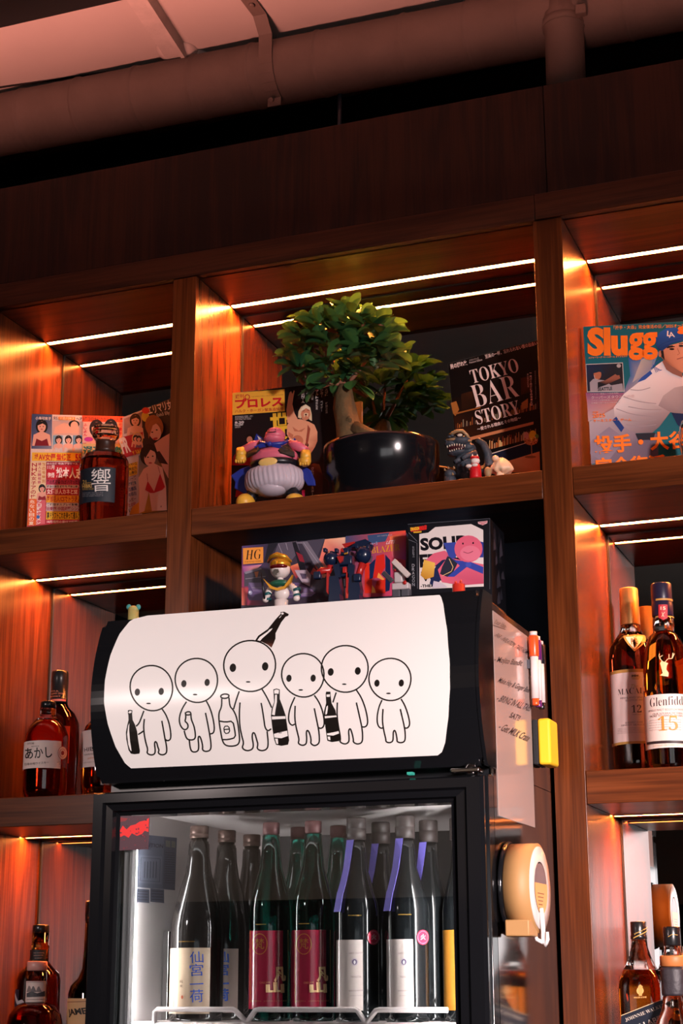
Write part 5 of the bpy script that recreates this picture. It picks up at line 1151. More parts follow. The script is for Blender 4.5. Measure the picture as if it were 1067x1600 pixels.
def band(b, p):
    """violet paper band hanging from the neck down to the shoulder"""
    mb = MB(); y_ = b.c.y
    prf = [(.262, .40), (.245, .43), (.22, .5), (.198, .7), (.185, .86)]; L_, R_ = [], []
    for (z, wf) in prf:
        r = b.w/2*b.k*wf+.002; xo = p*(.262-z)*.14
        for lst, dx in ((L_, -.0085), (R_, .0035)): lst.append(Vector((b.c.x+dx+xo-.002, b.c.y-math.sqrt(max(r*r-(dx+xo)**2, 1e-6))-.0012, b.c.z+z*FS)))
    zb = Vector((0, -.004, -.05)); L_.append(L_[-1]+Vector((-.003, -.006, -.028))); R_.append(R_[-1]+Vector((-.003, -.006, -.028)))
    for i in range(len(L_)-1): mb.quad([L_[i], R_[i], R_[i+1], L_[i+1]])
    o = mb.build('paper_band', violet, b.t); md = o.modifiers.new('thick', 'SOLIDIFY'); md.thickness = .0006
for lab, px, x0 in (('dark sake bottle with white label, red seal and violet band, left one in front', 558, 534), ('dark sake bottle with white label, red seal and violet band, rightmost in front', 636, 611)):
    b = sake(lab, (px, 1520), -.215, 70, 'dark', G3); flabel(b, 'label', .016, .116, -.78, .6, 'DCCAC4', p_wh(x0))
    flabel(b, 'red_seal', .1, .1001, .35, .36, 'D03050', p_seal(x0+49.5, 1464.5), gap=.0012); flabel(b, 'gold_arc', .15, .1515, -.05, .55, '8A6A30'); band(b, -1)
for lab, px, Y, sgn in (('dark sake bottle with violet band, directly behind the left white-labelled one', 597, -.138, 1), ('dark sake bottle with violet band, third in the row behind the left white label', 634, -.06, 1), ('dark sake bottle with violet band, directly behind the rightmost white label', 673, -.138, -1)):
    b = sake(lab, (px, 1520), Y, 66, 'dark', G3); band(b, -1)
b = sake('dark bottle with ochre label at the right side of the fridge', (722, 1520), -.16, 60, 'dark', G3); flabel(b, 'label', .016, .13, -1.3, .5, 'B8782C')

# ------------------------------------------------------------------ small figures
def plastic(name, hexc, rough=.35): return mat('plastic_'+name, lin(hexc), rough, coat=.15)
class Toy:
    """figure modelled in photo units about a depth plane"""
    def __init__(s, name, label, cat, base, Y, zb, x0, y0, sc_, group=None):
        s.Y, s.x0, s.y0, s.s = Y, x0, y0, sc_; p = at(*base, Y); s.k = mpp(p)/sc_
        s.zb = zb; s.t = thing(name, label, cat, (p.x, Y, zb), group)
    def P(s, x, y, d=0): return at(s.x0+x/s.s, s.y0+y/s.s, s.Y)+Vector((0, d*s.k, 0))
    def ell(s, mb, x, y, rx, ry, d=0, rd=None, rot=0.0, fn=None, mi=0):
        rd = rd or min(rx, ry); return mb.ell(s.P(x, y, d), (rx*s.k, rd*s.k, ry*s.k), mi=mi, rot=Matrix.Rotation(-rot, 3, 'Y') if rot else None, fn=fn)
    def tube(s, mb, pts, rad, seg=14):
        n = len(pts); rad = rad if isinstance(rad, (list, tuple)) else [rad]*n
        return mb.tube([s.P(*p) for p in pts], [r*s.k for r in rad], seg)
    def box(s, mb, x0, y0, x1, y1, d0, d1, bev=0, rot=0.0, mi=0):
        a = s.P((x0+x1)/2, (y0+y1)/2, (d0+d1)/2); h = Vector((abs(x1-x0), abs(d1-d0), abs(y1-y0)))*s.k/2
        tmp = MB().box(-h, h, bev*s.k)
        m_ = Matrix.Translation(a) @ Matrix.Rotation(-rot, 4, 'Y'); bmesh.ops.transform(tmp.bm, matrix=m_, verts=tmp.bm.verts)
        me = bpy.data.meshes.new('tmp'); tmp.bm.to_mesh(me); tmp.bm.free()
        n0 = len(mb.bm.faces); mb.bm.from_mesh(me); bpy.data.meshes.remove(me); mb.bm.faces.ensure_lookup_table()
        for f in mb.bm.faces[n0:]: f.material_index = mi
        return mb
    def slab(s, mb, pts, d0, d1, mi=0):
        A = [mb.bm.verts.new(s.P(x, y, d0)) for x, y in pts]; B = [mb.bm.verts.new(s.P(x, y, d1)) for x, y in pts]; n = len(pts)
        for i in range(n): mb.bm.faces.new((A[i], A[(i+1) % n], B[(i+1) % n], B[i])).material_index = mi
        mb.bm.faces.new(A[::-1]).material_index = mi; mb.bm.faces.new(B).material_index = mi
        return mb
    def build(s, mb, name, m, par=None): return mb.build(name, m, par or s.t)
    def gz(s): return (at(s.x0, s.y0, s.Y).z-s.zb)
def smooth(o, lv=2):
    m = o.modifiers.new('smooth', 'SUBSURF'); m.levels = lv; m.render_levels = lv
    for p in o.data.polygons: p.use_smooth = True
    return o
# plump strongman figurine
T = Toy('figurine', 'plump pink figurine in white trousers and yellow gloves before the wrestling magazine', 'figurine', (429, 740), .052, S1T, 355, 600, 6.276)
pink = speckle(plastic('pink', 'D8687E', .42), 30, .04); yel = plastic('yellow', 'E0A83A', .4); blu = plastic('blue', '26348E', .35); blk = plastic('black', '14141A', .35); wht = plastic('lilac_white', 'B8ACB8', .55)
m_ = MB()
T.ell(m_, 462, 735, 248, 118, 0, 175); T.ell(m_, 470, 640, 165, 90, 10, 120)
for x0, x1 in ((330, 150), (620, 788)): T.tube(m_, [(x0, 600, 10), ((x0*.6+x1*.4), 606, -5), (x1, 660, -25)], [62, 50, 36])
T.build(m_, 'body', pink)
m_ = MB(); T.ell(m_, 482, 520, 104, 70, -35, 95); T.ell(m_, 478, 556, 106, 56, -45, 96); T.ell(m_, 484, 486, 78, 48, -40, 80)
hd_ = T.build(m_, 'head', pink)
m_ = MB(); T.tube(m_, [(440, 505, -132), (470, 512, -140), (500, 512, -140), (530, 505, -132)], 4); T.ell(m_, 452, 484, 5, 7, -112, 5); T.ell(m_, 515, 482, 5, 7, -112, 5); T.build(m_, 'face_marks', blk, hd_)
def pleat(p):
    a = math.atan2(p.y*1.25, p.x); t = p.z/(150*T.k); w_ = (1-abs(t)**3.2)**(1/3.2)/max(math.sqrt(max(1-t*t, 1e-4)), .05) if abs(t) < .999 else 1
    f = w_*(1+.028*math.sin(a*34+1.2*math.sin(p.z*90))*(1-t*t)); return Vector((p.x*f, p.y*f, p.z*(1+.03*math.sin(a*9))))
m_ = MB(); m_.ell(T.P(462, 945, 0), (296*T.k, 225*T.k, 146*T.k), u=120, v=30, fn=pleat); T.ell(m_, 470, 1050, 150, 80, -80, 120)
T.build(m_, 'trousers', wht)
m_ = MB(); c = T.P(462, 800); m_.lathe([(225*T.k, -36*T.k), (246*T.k, -30*T.k), (248*T.k, 22*T.k), (232*T.k, 30*T.k)], c, 40, squash=.8); bt = T.build(m_, 'belt', blk)
m_ = MB(); T.ell(m_, 472, 818, 100, 46, -190, 20); T.build(m_, 'buckle', plastic('pale_gold', 'E8C070', .4), bt)
for sx_, pts in ((-1, [(320, 610), (228, 700), (222, 742), (350, 718), (378, 690), (352, 640)]), (1, [(610, 600), (690, 690), (698, 738), (590, 716), (568, 690), (590, 640)])):
    m_ = MB()
    ctr = (462, 700)
    V = [m_.bm.verts.new(T.P(x, y, -math.sqrt(max(.04, 1-((x-462)/262)**2-((y-735)/150)**2))*182-12)) for x, y in pts]; m_.bm.faces.new(V)
    o = T.build(m_, 'vest_panel', plastic('dark_olive', '2A2620', .5)); sd = o.modifiers.new('t', 'SOLIDIFY'); sd.thickness = .003
for gx, gy, r_ in ((152, 715, -.1), (782, 740, .1)):
    m_ = MB(); T.ell(m_, gx, gy+30, 58, 56, -45, 52); T.tube(m_, [(gx-2, gy-70, -30), (gx, gy+25, -40)], [50, 56])
    for k in range(4): T.ell(m_, gx-36+k*24, gy+62, 14, 20, -72, 18)
    T.ell(m_, gx+(44 if gx < 400 else -44), gy+30, 15, 28, -60, 16); T.build(m_, 'glove', yel)
for pts in ([(215, 780), (110, 820), (15, 885), (60, 950), (50, 1010), (140, 1060), (185, 1085), (215, 1000)], [(700, 770), (800, 830), (842, 930), (850, 985), (770, 985), (720, 900)]):
    m_ = MB(); T.slab(m_, pts, 40, 62); o = T.build(m_, 'cape', blu); bv = o.modifiers.new('b', 'BEVEL'); bv.width = .002; bv.segments = 2
m_ = MB(); T.ell(m_, 472, 632, 30, 26, -150, 26)
T.slab(m_, [(455, 612), (380, 622), (312, 655), (350, 670), (455, 650)], -135, -115); T.slab(m_, [(490, 615), (560, 630), (612, 680), (560, 672), (488, 650)], -135, -115)
T.tube(m_, [(345, 560, -40), (370, 610, -105), (470, 632, -135), (580, 612, -105), (605, 575, -40)], [14, 20, 22, 20, 14]); T.build(m_, 'scarf', blu)
for pts, ins in (([(372, 545), (330, 520), (294, 492), (270, 560), (310, 600), (365, 590)], [(365, 560), (305, 515), (330, 580)]), ([(590, 545), (625, 560), (668, 535), (690, 575), (640, 600), (590, 590)], [(598, 560), (665, 545), (630, 585)])):
    m_ = MB(); T.slab(m_, pts, -20, -5); col_ = T.build(m_, 'collar', blu); m_ = MB(); T.slab(m_, ins, -27, -21); T.build(m_, 'collar_lining', plastic('white', 'D8CCC8', .5), col_)
bz = (T.P(0, 1100).z-S1T)/T.k
for fx, fy in ((205, 1130), (690, 1130)):
    m_ = MB(); m_.cyl(T.P(fx+(60 if fx < 400 else -50), 1060, -20), Vector((T.P(fx+20, 0).x, T.Y-.005, S1T+.012)), 62*T.k, 55*T.k); T.build(m_, 'trouser_leg', blk)
    m_ = MB(); p = T.P(fx, fy, -60); m_.ell((p.x, p.y, (p.z+S1T)/2+.001), (92*T.k, 110*T.k, max((p.z-S1T)/2+.006, .012))); 
    for v in m_.bm.verts: v.co.z = max(v.co.z, S1T+.0005)
    T.build(m_, 'boot', yel)

# dinosaur toy
T = Toy('dinosaur_toy', 'dark grey toy dinosaur with bared teeth left of the white mushroom', 'toy', (720, 720), .062, S1T, 685, 660, 7.113)
scal = speckle(mat('scaly_vinyl', lin('343C46'), .55), 70, .35, .8, 160); tan = speckle(plastic('tan', '9A7C58', .6), 60, .2); ivory = plastic('ivory', 'D8C8B4', .4)
m_ = MB(); T.ell(m_, 290, 520, 112, 200, 40, 100); T.ell(m_, 275, 400, 92, 120, 20, 85); T.ell(m_, 320, 300, 95, 85, 20, 80)
T.tube(m_, [(400, 560, 90), (490, 520, 110), (540, 430, 100), (525, 320, 80), (480, 220, 60), (430, 185, 50), (408, 205, 45)], [80, 62, 56, 48, 40, 32, 22])
p = T.P(290, 640); m_.cyl((p.x, p.y+.004, p.z), (p.x, p.y+.004, S1T+.001), 100*T.k, 104*T.k)
T.build(m_, 'body', scal)
m_ = MB(); T.ell(m_, 250, 225, 128, 62, -50, 85); T.ell(m_, 160, 260, 78, 44, -70, 60); T.ell(m_, 320, 280, 85, 60, -10, 70); T.ell(m_, 215, 350, 105, 44, -50, 72, rot=.08)
for x, y in ((150, 190), (180, 178), (120, 235)): T.ell(m_, x, y, 22, 16, -100, 20)
hd_ = T.build(m_, 'head', scal)
m_ = MB(); T.ell(m_, 225, 312, 100, 34, -102, 30, rot=-.05); T.build(m_, 'mouth', plastic('dark_red', '38121A', .4), hd_)
m_ = MB()
for k in range(8): c = T.P(130+k*28, 283+(k-4)**2*1.1, -134+abs(k-4)*6); m_.cyl(c+Vector((0, 0, 8*T.k)), c-Vector((0, 0, 20*T.k)), 9*T.k, 2*T.k, seg=8)
for k in range(6): c = T.P(160+k*26, 352-k*5, -132+abs(k-3)*6); m_.cyl(c-Vector((0, 0, 8*T.k)), c+Vector((0, 0, 14*T.k)), 8*T.k, 2*T.k, seg=8)
o = T.build(m_, 'teeth', ivory, hd_)
m_ = MB(); T.ell(m_, 262, 180, 44, 28, -112, 24); T.build(m_, 'eye_socket', blk, hd_)
m_ = MB(); T.ell(m_, 274, 180, 30, 17, -130, 12); ey = T.build(m_, 'eye', ivory, hd_)
m_ = MB(); T.tube(m_, [(150, 165, -95), (190, 150, -105), (240, 132, -120), (300, 128, -115), (340, 165, -90), (360, 200, -60)], [14, 20, 20, 20, 18, 14]); T.tube(m_, [(120, 228, -110), (200, 222, -120), (300, 225, -105), (385, 225, -60)], [12, 16, 16, 12]); T.build(m_, 'brow_ridge', tan, hd_)
for fx in (150, 420):
    m_ = MB(); T.ell(m_, fx, 600, 68, 60, -70, 80); p = T.P(fx, 600, -70); m_.cyl(p, (p.x, p.y, S1T+.001), 66*T.k, 70*T.k); ft = T.build(m_, 'foot', scal)
    m_ = MB()
    for dx, dy_ in ((-38, -28), (0, -50), (62, -50), (-10, 20), (50, 20)): c = T.P(fx+dx, 600+dy_, -128); m_.cyl(c, c+Vector((-4*T.k, -14*T.k, 26*T.k)), 15*T.k, 3*T.k, seg=8)
    T.build(m_, 'claws', tan, ft)
m_ = MB()
for k, (x, y) in enumerate(((250, 470), (330, 430))): T.tube(m_, [(x+80, y-90, 0), (x+10, y-40, -80), (x-40, y+10, -120)], [40, 32, 22])
T.build(m_, 'arms', scal)
# little white doll in red
T = Toy('doll_toy', 'tiny white doll in red dress and cap in front of the dinosaur', 'toy', (742, 720), .012, S1T, 685, 660, 7.113)
red = plastic('red', 'C81A22', .4); white_p = plastic('bone_white', 'E4D6CE', .45)
p = T.P(410, 470); m_ = MB(); m_.lathe([(66*T.k, .0004), (68*T.k, .004), (62*T.k, (p.z-S1T)*.6), (50*T.k, p.z-S1T), (30*T.k, p.z-S1T+.002)], (p.x, p.y, S1T), 24); T.build(m_, 'dress', red)
m_ = MB(); T.ell(m_, 408, 430, 52, 42, 0, 44); hh = T.build(m_, 'head', white_p)
m_ = MB(); c = T.P(403, 398); m_.lathe([(50*T.k, -14*T.k), (50*T.k, 10*T.k), (44*T.k, 16*T.k)], c, 24); T.build(m_, 'cap', red, hh)
for ex in (378, 432): m_ = MB(); c = T.P(ex, 384); m_.cyl(c, c+Vector((0, 0, 36*T.k)), 15*T.k, 2*T.k, seg=10); T.build(m_, 'ear', white_p, hh)
for ax_, ay_ in ((352, 500), (418, 488)): m_ = MB(); T.ell(m_, ax_, ay_, 36, 20, -52, 20); T.build(m_, 'arm', white_p)
# mushroom
T = Toy('mushroom_ornament', 'cream mushroom ornament with a wavy cap right of the red doll', 'ornament', (784, 730), .04, S1T, 685, 660, 7.113)
wax = mat('cream_wax', lin('EBC7A6'), .4, sub=.25)
def wav(p):
    a = math.atan2(p.y, p.x); f = 1+.05*math.sin(a*9); z = p.z if p.z > 0 else p.z*.35
    f *= 1-.3*max(p.z, 0)/(140*T.k)
    return Vector((p.x*f, p.y*f, z+.0012*math.sin(a*7)))
m_ = MB(); c = T.P(700, 530); m_.ell(c, (132*T.k, 120*T.k, 140*T.k), fn=wav, u=48, v=24); T.ell(m_, 650, 420, 42, 34, -70, 36); T.build(m_, 'mushroom_cap', wax)
m_ = MB(); m_.lathe([(50*T.k, .0004), (46*T.k, .006), (40*T.k, c.z-S1T-.002)], (T.P(672, 0).x, T.Y-.004, S1T), 24); T.build(m_, 'stem', wax)
T = Toy('pebble_ornament', 'round tan pebble ornament between the doll and the mushroom', 'ornament', (761, 738), .012, S1T, 685, 660, 7.113)
m_ = MB(); p = T.P(548, 550); r_ = (p.z-S1T)/2+.004; m_.ell((p.x, p.y, S1T+r_+.0008), (42*T.k, 40*T.k, r_)); T.build(m_, 'pebble', tan)

# figures on the fridge
def toyz(T, x): return ZP
T = Toy('helmet_figure', 'toy warrior in gold helmet, white suit and green collar, left on the fridge', 'toy', (442, 890), -.125, ZP, 370, 820, 5.081)
gold = mat('gold_plastic', lin('D89A2C'), .28, .5); tealp = plastic('teal', '14535A', .35); wsuit = plastic('white_suit', 'E0D4D0', .35)
m_ = MB(); T.ell(m_, 358, 545, 62, 60, 0, 46); T.ell(m_, 350, 470, 60, 34, 0, 40); T.tube(m_, [(345, 440, 0), (345, 410, 0)], 24); p = T.P(352, 600); m_.cyl(p, (p.x, p.y, ZP+.04), 56*T.k, 46*T.k)
for sx_ in (-1, 1): m_.cyl((p.x+sx_*.007, p.y, ZP+.045), (p.x+sx_*.009, p.y, ZP+.001), .0075, .0085)
T.build(m_, 'suit', wsuit)
m_ = MB(); T.ell(m_, 345, 355, 80, 76, 0, 78); hd_ = T.build(m_, 'head', wsuit)
m_ = MB(); T.ell(m_, 345, 318, 84, 58, 2, 84); T.tube(m_, [(245, 295, 10), (290, 262, -40), (345, 252, -64), (400, 262, -40), (428, 292, 10)], [10, 18, 22, 18, 10]); T.slab(m_, [(335, 300), (355, 300), (345, 335)], -90, -70); T.build(m_, 'helmet', gold, hd_)
m_ = MB(); T.ell(m_, 347, 343, 74, 26, -40, 50); T.build(m_, 'visor', mat('dark_red_visor', lin('5A0E12'), .08, coat=.5), hd_)
m_ = MB(); T.slab(m_, [(330, 370), (362, 370), (368, 398), (346, 408), (326, 398)], -84, -60); T.build(m_, 'mouth_plate', chrome, hd_)
m_ = MB(); T.ell(m_, 345, 470, 82, 30, -26, 40); T.build(m_, 'green_collar', plastic('green', '1E5A44', .4))
m_ = MB(); T.slab(m_, [(232, 440), (300, 500), (345, 515), (400, 500), (465, 410), (450, 470), (400, 520), (345, 535), (290, 520)], -66, -40); T.build(m_, 'shoulder_guard', gold)
for pts, bx in (([(285, 490, 0), (255, 540, -10), (240, 590, -25)], (250, 575)), ([(420, 480, 0), (470, 520, -10), (485, 580, -20)], (482, 538))):
    m_ = MB(); T.tube(m_, pts, [30, 27, 24]); T.ell(m_, pts[-1][0], pts[-1][1]+10, 26, 24, -28, 24); ar = T.build(m_, 'arm', wsuit)
    m_ = MB(); m_.cyl(T.P(bx[0]-3, bx[1]-28, -14), T.P(bx[0]+3, bx[1]-8, -14), 32*T.k); m_.cyl(T.P(bx[0], bx[1]+18, -16), T.P(bx[0]+3, bx[1]+34, -16), 31*T.k); T.build(m_, 'teal_cuff', tealp, ar)
m_ = MB(); T.tube(m_, [(240, 600, -50), (228, 500, -52), (212, 390, -54)], [8, 9, 4]); T.build(m_, 'sword', blk)
# navy robot
T = Toy('robot_figure', 'navy blue toy robot with red trim standing before the model kit box', 'toy', (545, 890), -.125, ZP, 370, 820, 5.081)
navy = plastic('navy', '14203A', .25); redp = plastic('robot_red', 'A8201E', .3); grey = plastic('robot_grey', '4A4A52', .4)
m_ = MB(); T.ell(m_, 748, 272, 62, 66, 0, 60); T.ell(m_, 1004, 240, 66, 74, 0, 60)
for x, y in ((705, 205), (795, 208), (960, 178), (1045, 180)): T.box(m_, x-12, y-16, x+12, y+16, -30, 20, 3)
T.build(m_, 'shoulder_armour', navy)
m_ = MB(); T.box(m_, 800, 250, 930, 330, -45, 40, 12); T.box(m_, 820, 330, 915, 420, -35, 35, 10); T.slab(m_, [(780, 330), (830, 320), (840, 430), (800, 420)], -50, -25); T.slab(m_, [(900, 320), (950, 330), (940, 420), (895, 430)], -50, -25); T.build(m_, 'torso', navy)
m_ = MB(); T.slab(m_, [(815, 265), (865, 262), (860, 300), (838, 318)], -62, -44); T.box(m_, 858, 345, 890, 395, -60, -36, 4); T.build(m_, 'chest_plate', redp)
m_ = MB(); T.box(m_, 828, 188, 900, 250, -30, 30, 12); hd_ = T.build(m_, 'head', navy)
m_ = MB(); T.slab(m_, [(835, 205), (850, 190), (862, 225), (845, 225)], -38, -28); T.slab(m_, [(845, 160), (945, 140), (950, 150), (870, 190)], -34, -24); T.build(m_, 'crest', redp, hd_)
m_ = MB(); T.slab(m_, [(866, 236), (894, 228), (892, 240), (868, 246)], -44, -32); T.build(m_, 'gold_vent', gold, hd_)
m_ = MB(); T.slab(m_, [(850, 150), (1010, 105), (1050, 130), (940, 200), (880, 190)], 30, 60); T.slab(m_, [(930, 200), (1000, 130), (1065, 150), (1050, 190)], 35, 70); T.build(m_, 'wing', navy)
for s_, pts, fx in ((-1, [(745, 320, 0), (735, 370, -15), (690, 370, -35), (660, 400, -45)], 650), (1, [(1000, 310, 0), (985, 360, -10), (975, 420, -25)], 975)):
    m_ = MB(); T.tube(m_, pts, [34, 28, 30, 26][:len(pts)], 8); ar = T.build(m_, 'arm', redp); m_ = MB(); T.box(m_, pts[-1][0]-34, pts[-1][1]-20, pts[-1][0]+30, pts[-1][1]+44, -70, -20, 10); T.build(m_, 'fist', navy, ar)
zl = lambda y: T.P(0, y).z
for lx in (790, 945):
    m_ = MB(); T.slab(m_, [(lx-48, 420), (lx+30, 410), (lx+50, 520), (lx+44, 560), (lx-40, 560), (lx-50, 500)], -45, 30); T.slab(m_, [(lx-40, 560), (lx+44, 560), (lx+56, 720), (lx-52, 720)], -55, 40); p0 = T.P(lx-64, 0, -80); p1 = T.P(lx+66, 0, 40); m_.box((p0.x, p0.y, ZP+.0006), (p1.x, p1.y, T.P(0, 715).z), .002); lg = T.build(m_, 'leg', navy)
    m_ = MB(); T.slab(m_, [(lx-60, 380), (lx-40, 400), (lx-48, 560), (lx-62, 540)], -50, -30); T.build(m_, 'red_skirt', redp, lg)
m_ = MB(); T.box(m_, 855, 430, 905, 500, -30, 20, 8); T.build(m_, 'pelvis', grey)
# grey robot with cannon
T = Toy('cannon_robot', 'small grey toy robot holding a long cannon, beside the figure box', 'toy', (632, 900), -.135, ZP, 570, 800, 4.639)
m_ = MB(); T.box(m_, 220, 440, 285, 520, -40, 25, 10); T.box(m_, 205, 520, 330, 570, -45, 30, 8); T.box(m_, 205, 370, 265, 425, -30, 25, 10); T.slab(m_, [(210, 372), (225, 355), (235, 375)], -20, 0); T.build(m_, 'body', plastic('pale_grey', 'B8AEB0', .4))
m_ = MB(); a = math.atan2(345-500, 345-200); T.box(m_, 195, 400, 365, 442, -70, -40, 6, rot=a); T.build(m_, 'cannon', plastic('cannon_grey', 'C8BCB8', .4))
m_ = MB(); T.box(m_, 140, 470, 240, 505, -90, -60, 6, rot=a); T.build(m_, 'rifle', plastic('gun_grey', '3A3A42', .4))
m_ = MB(); T.ell(m_, 305, 522, 15, 15, -50, 8); T.ell(m_, 232, 430, 8, 8, -42, 6); T.build(m_, 'red_lens', redp)
for lx in (235, 300): m_ = MB(); p = T.P(lx, 570); m_.box((p.x-.007, p.y-.008, ZP+.0006), (p.x+.007, p.y+.008, p.z+.003), .002); T.build(m_, 'leg', grey)
# little red horned topper before the figure box
T = Toy('horn_toy', 'tiny red two-horned toy peeking over the fridge header corner', 'toy', (716, 912), -.165, ZP, 570, 800, 4.639)
m_ = MB()
for hx, hy in ((660, 505), (697, 492)): c = T.P(hx, hy+34); m_.cyl(c, T.P(hx, hy), 13*T.k, 3*T.k, seg=10)
c = T.P(680, 545); m_.cyl((c.x, c.y, c.z+.004), (c.x, c.y, ZP+.0005), .010, .011); T.build(m_, 'horned_body', redp)
# frog-like toy on the header's left end
T = Toy('creature_toy', 'small yellow-green toy with two teal ears on the left end of the fridge header', 'toy', (208, 950), -.285, HZ1+.0012, 197, 945, 3.267)
m_ = MB(); p = T.P(38, 26); m_.ell((p.x, p.y, p.z), (29*T.k, 26*T.k, 22*T.k)); m_.cyl((p.x, p.y, p.z), (p.x, p.y, HZ1+.0017), 27*T.k, 30*T.k); T.build(m_, 'body', plastic('yellow_green', 'A8A060', .5))
for ex in (14, 62): m_ = MB(); T.ell(m_, ex, 12, 14, 15, 0, 10); T.build(m_, 'ear', plastic('pale_teal', '3E9090', .5))

# ------------------------------------------------------------------ bonsai
PB = at(596, 720, .103); PB = Vector((PB.x, .103, S1T))
bz_ = thing('bonsai', 'small-leaved fig bonsai in a wide black oval pot on the middle shelf', 'plant', PB)
zr = at(596, 672, .01).z-S1T; rx = .107
def potp(r, z): return (r, z)
MB().lathe([(rx*.86, .0006), (rx*.9, .004), (rx*.92, zr*.42), (rx*.99, zr*.5), (rx, zr-.006), (rx, zr), (rx*.965, zr+.001), (rx*.955, zr-.004), (rx*.94, zr-.012)], PB, 64, squash=.88, cap=True).build('pot', mat('black_pot_glaze', (.006, .006, .008), .17, coat=.3), bz_)
MB().ell((PB.x, PB.y, S1T+zr-.012), (rx*.93, rx*.83, .012)).build('soil', speckle(mat('dark_soil', (.02, .012, .008), .95), 150, .5, 1, 300), bz_)
bark = speckle(mat('fig_bark', lin('5E4A2E'), .85), 60, .45, 1, 110)
tb = lambda x, y, d=0.0: at(x, y, PB.y+d)
TR = MB(); TR.tube([tb(548, 706), tb(546, 685), tb(543, 660), tb(538, 635), tb(537, 618), tb(540, 602)], [.026, .0235, .0225, .0205, .0175, .012], 20)
TR.tube([tb(555, 672, -.005), tb(575, 678, -.008), tb(600, 686, -.006), tb(622, 698)], [.017, .012, .009, .006], 12).tube([tb(545, 672), tb(535, 690), tb(528, 706, -.01)], [.014, .012, .01], 12)
TR.ell(tb(545, 655, -.02), (.006, .004, .006)).ell(tb(536, 640, -.017), (.005, .004, .004))
tro = TR.build('trunk', bark, bz_)
ds = tro.modifiers.new('rough', 'DISPLACE'); tx = bpy.data.textures.new('bark_lumps', 'CLOUDS'); tx.noise_scale = .009; ds.texture = tx; ds.strength = .0055; ds.texture_coords = 'GLOBAL'
brs = [((541, 610), (538, 585), (541, 560), (543, 530), (542, 505)), ((541, 608), (520, 585), (512, 560), (508, 545)), ((540, 600), (515, 600), (488, 610), (478, 592), (472, 570)), ((543, 600), (560, 580), (575, 560), (590, 545)), ((512, 562), (495, 555), (480, 535), (470, 515)), ((543, 530), (560, 515), (575, 500), (600, 510)), ((508, 548), (500, 525), (498, 510)), ((475, 600), (462, 585), (452, 570))]
ctrs = []
brm = MB()
for i, p in enumerate(brs):
    d = [0, -.025, -.03, .02, .02, -.01, .04, -.02][i]; n = len(p)
    brm.tube([tb(x, y, d*k/(n-1)) for k, (x, y) in enumerate(p)], [.0042-.0024*k/(n-1) for k in range(n)], 8)
brm.build('branches', speckle(mat('twig_bark', lin('8A5A44'), .75), 90, .3), bz_)
leafm = mat('fig_leaf', lin('3E5F2A'), .48)
def leaf_nodes(m):
    nt, b, new, link = nodes(m)
    oi = new('ShaderNodeAttribute'); oi.attribute_name = 'tone'
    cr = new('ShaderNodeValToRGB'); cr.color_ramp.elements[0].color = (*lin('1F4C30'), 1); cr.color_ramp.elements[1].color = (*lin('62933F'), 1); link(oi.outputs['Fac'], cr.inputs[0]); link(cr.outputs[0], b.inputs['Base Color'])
    t = new('ShaderNodeBsdfTranslucent'); link(cr.outputs[0], t.inputs[0]); mx = new('ShaderNodeMixShader'); mx.inputs[0].default_value = .16
    o = [n for n in nt.nodes if n.type == 'OUTPUT_MATERIAL'][0]; link(b.outputs[0], mx.inputs[1]); link(t.outputs[0], mx.inputs[2]); link(mx.outputs[0], o.inputs[0])
leaf_nodes(leafm)
LV, LF, LT = [], [], []
def leaf(p, direction, up, L, W, curl, tone):
    d = direction.normalized(); s_ = d.cross(up)
    if s_.length < 1e-3: s_ = d.orthogonal()
    s_.normalize(); n = s_.cross(d); base = len(LV); prof_ = [(0, .08), (.12, .3), (.3, .72), (.5, .96), (.68, 1), (.84, .8), (.95, .42), (1, .06)]
    for t, w_ in prof_:
        c_ = p+d*(L*t)-n*(curl*L*t*t)
        for e in (-1, -.5, 0, .5, 1): LV.append(c_+s_*(W/2*w_*e)+n*(abs(e)*W*.16*w_)); LT.append(min(1, max(0, tone+(.18 if e == 0 else 0))))
    for i in range(len(prof_)-1):
        for k in range(4): a_ = base+i*5+k; LF.append((a_, a_+1, a_+6, a_+5))
lr = random.Random(11)
cl = [(455, 520, 0), (470, 500, .02), (468, 548, -.02), (450, 560, .0), (490, 495, -.03), (500, 510, .03), (520, 500, -.02), (535, 485, .02), (548, 478, -.01), (565, 480, .03), (575, 492, -.02), (600, 500, .01), (612, 515, -.02), (590, 515, .03), (560, 515, -.04), (535, 520, -.05), (505, 535, -.045), (485, 530, -.05), (560, 540, -.05), (590, 545, -.035), (610, 540, .0), (625, 548, .02), (575, 560, -.03), (545, 560, -.05), (515, 565, -.03), (500, 585, -.03), (480, 580, -.01), (530, 590, -.02), (560, 580, .01), (595, 565, .02), (495, 612, -.03), (475, 565, .03), (520, 545, .04), (550, 555, .05), (600, 530, .04), (470, 530, .05), (585, 500, .05), (555, 605, .02), (458, 575, -.025), (615, 562, -.02), (500, 560, .06), (530, 500, .06), (560, 500, -.0)]
cen = tb(540, 550)
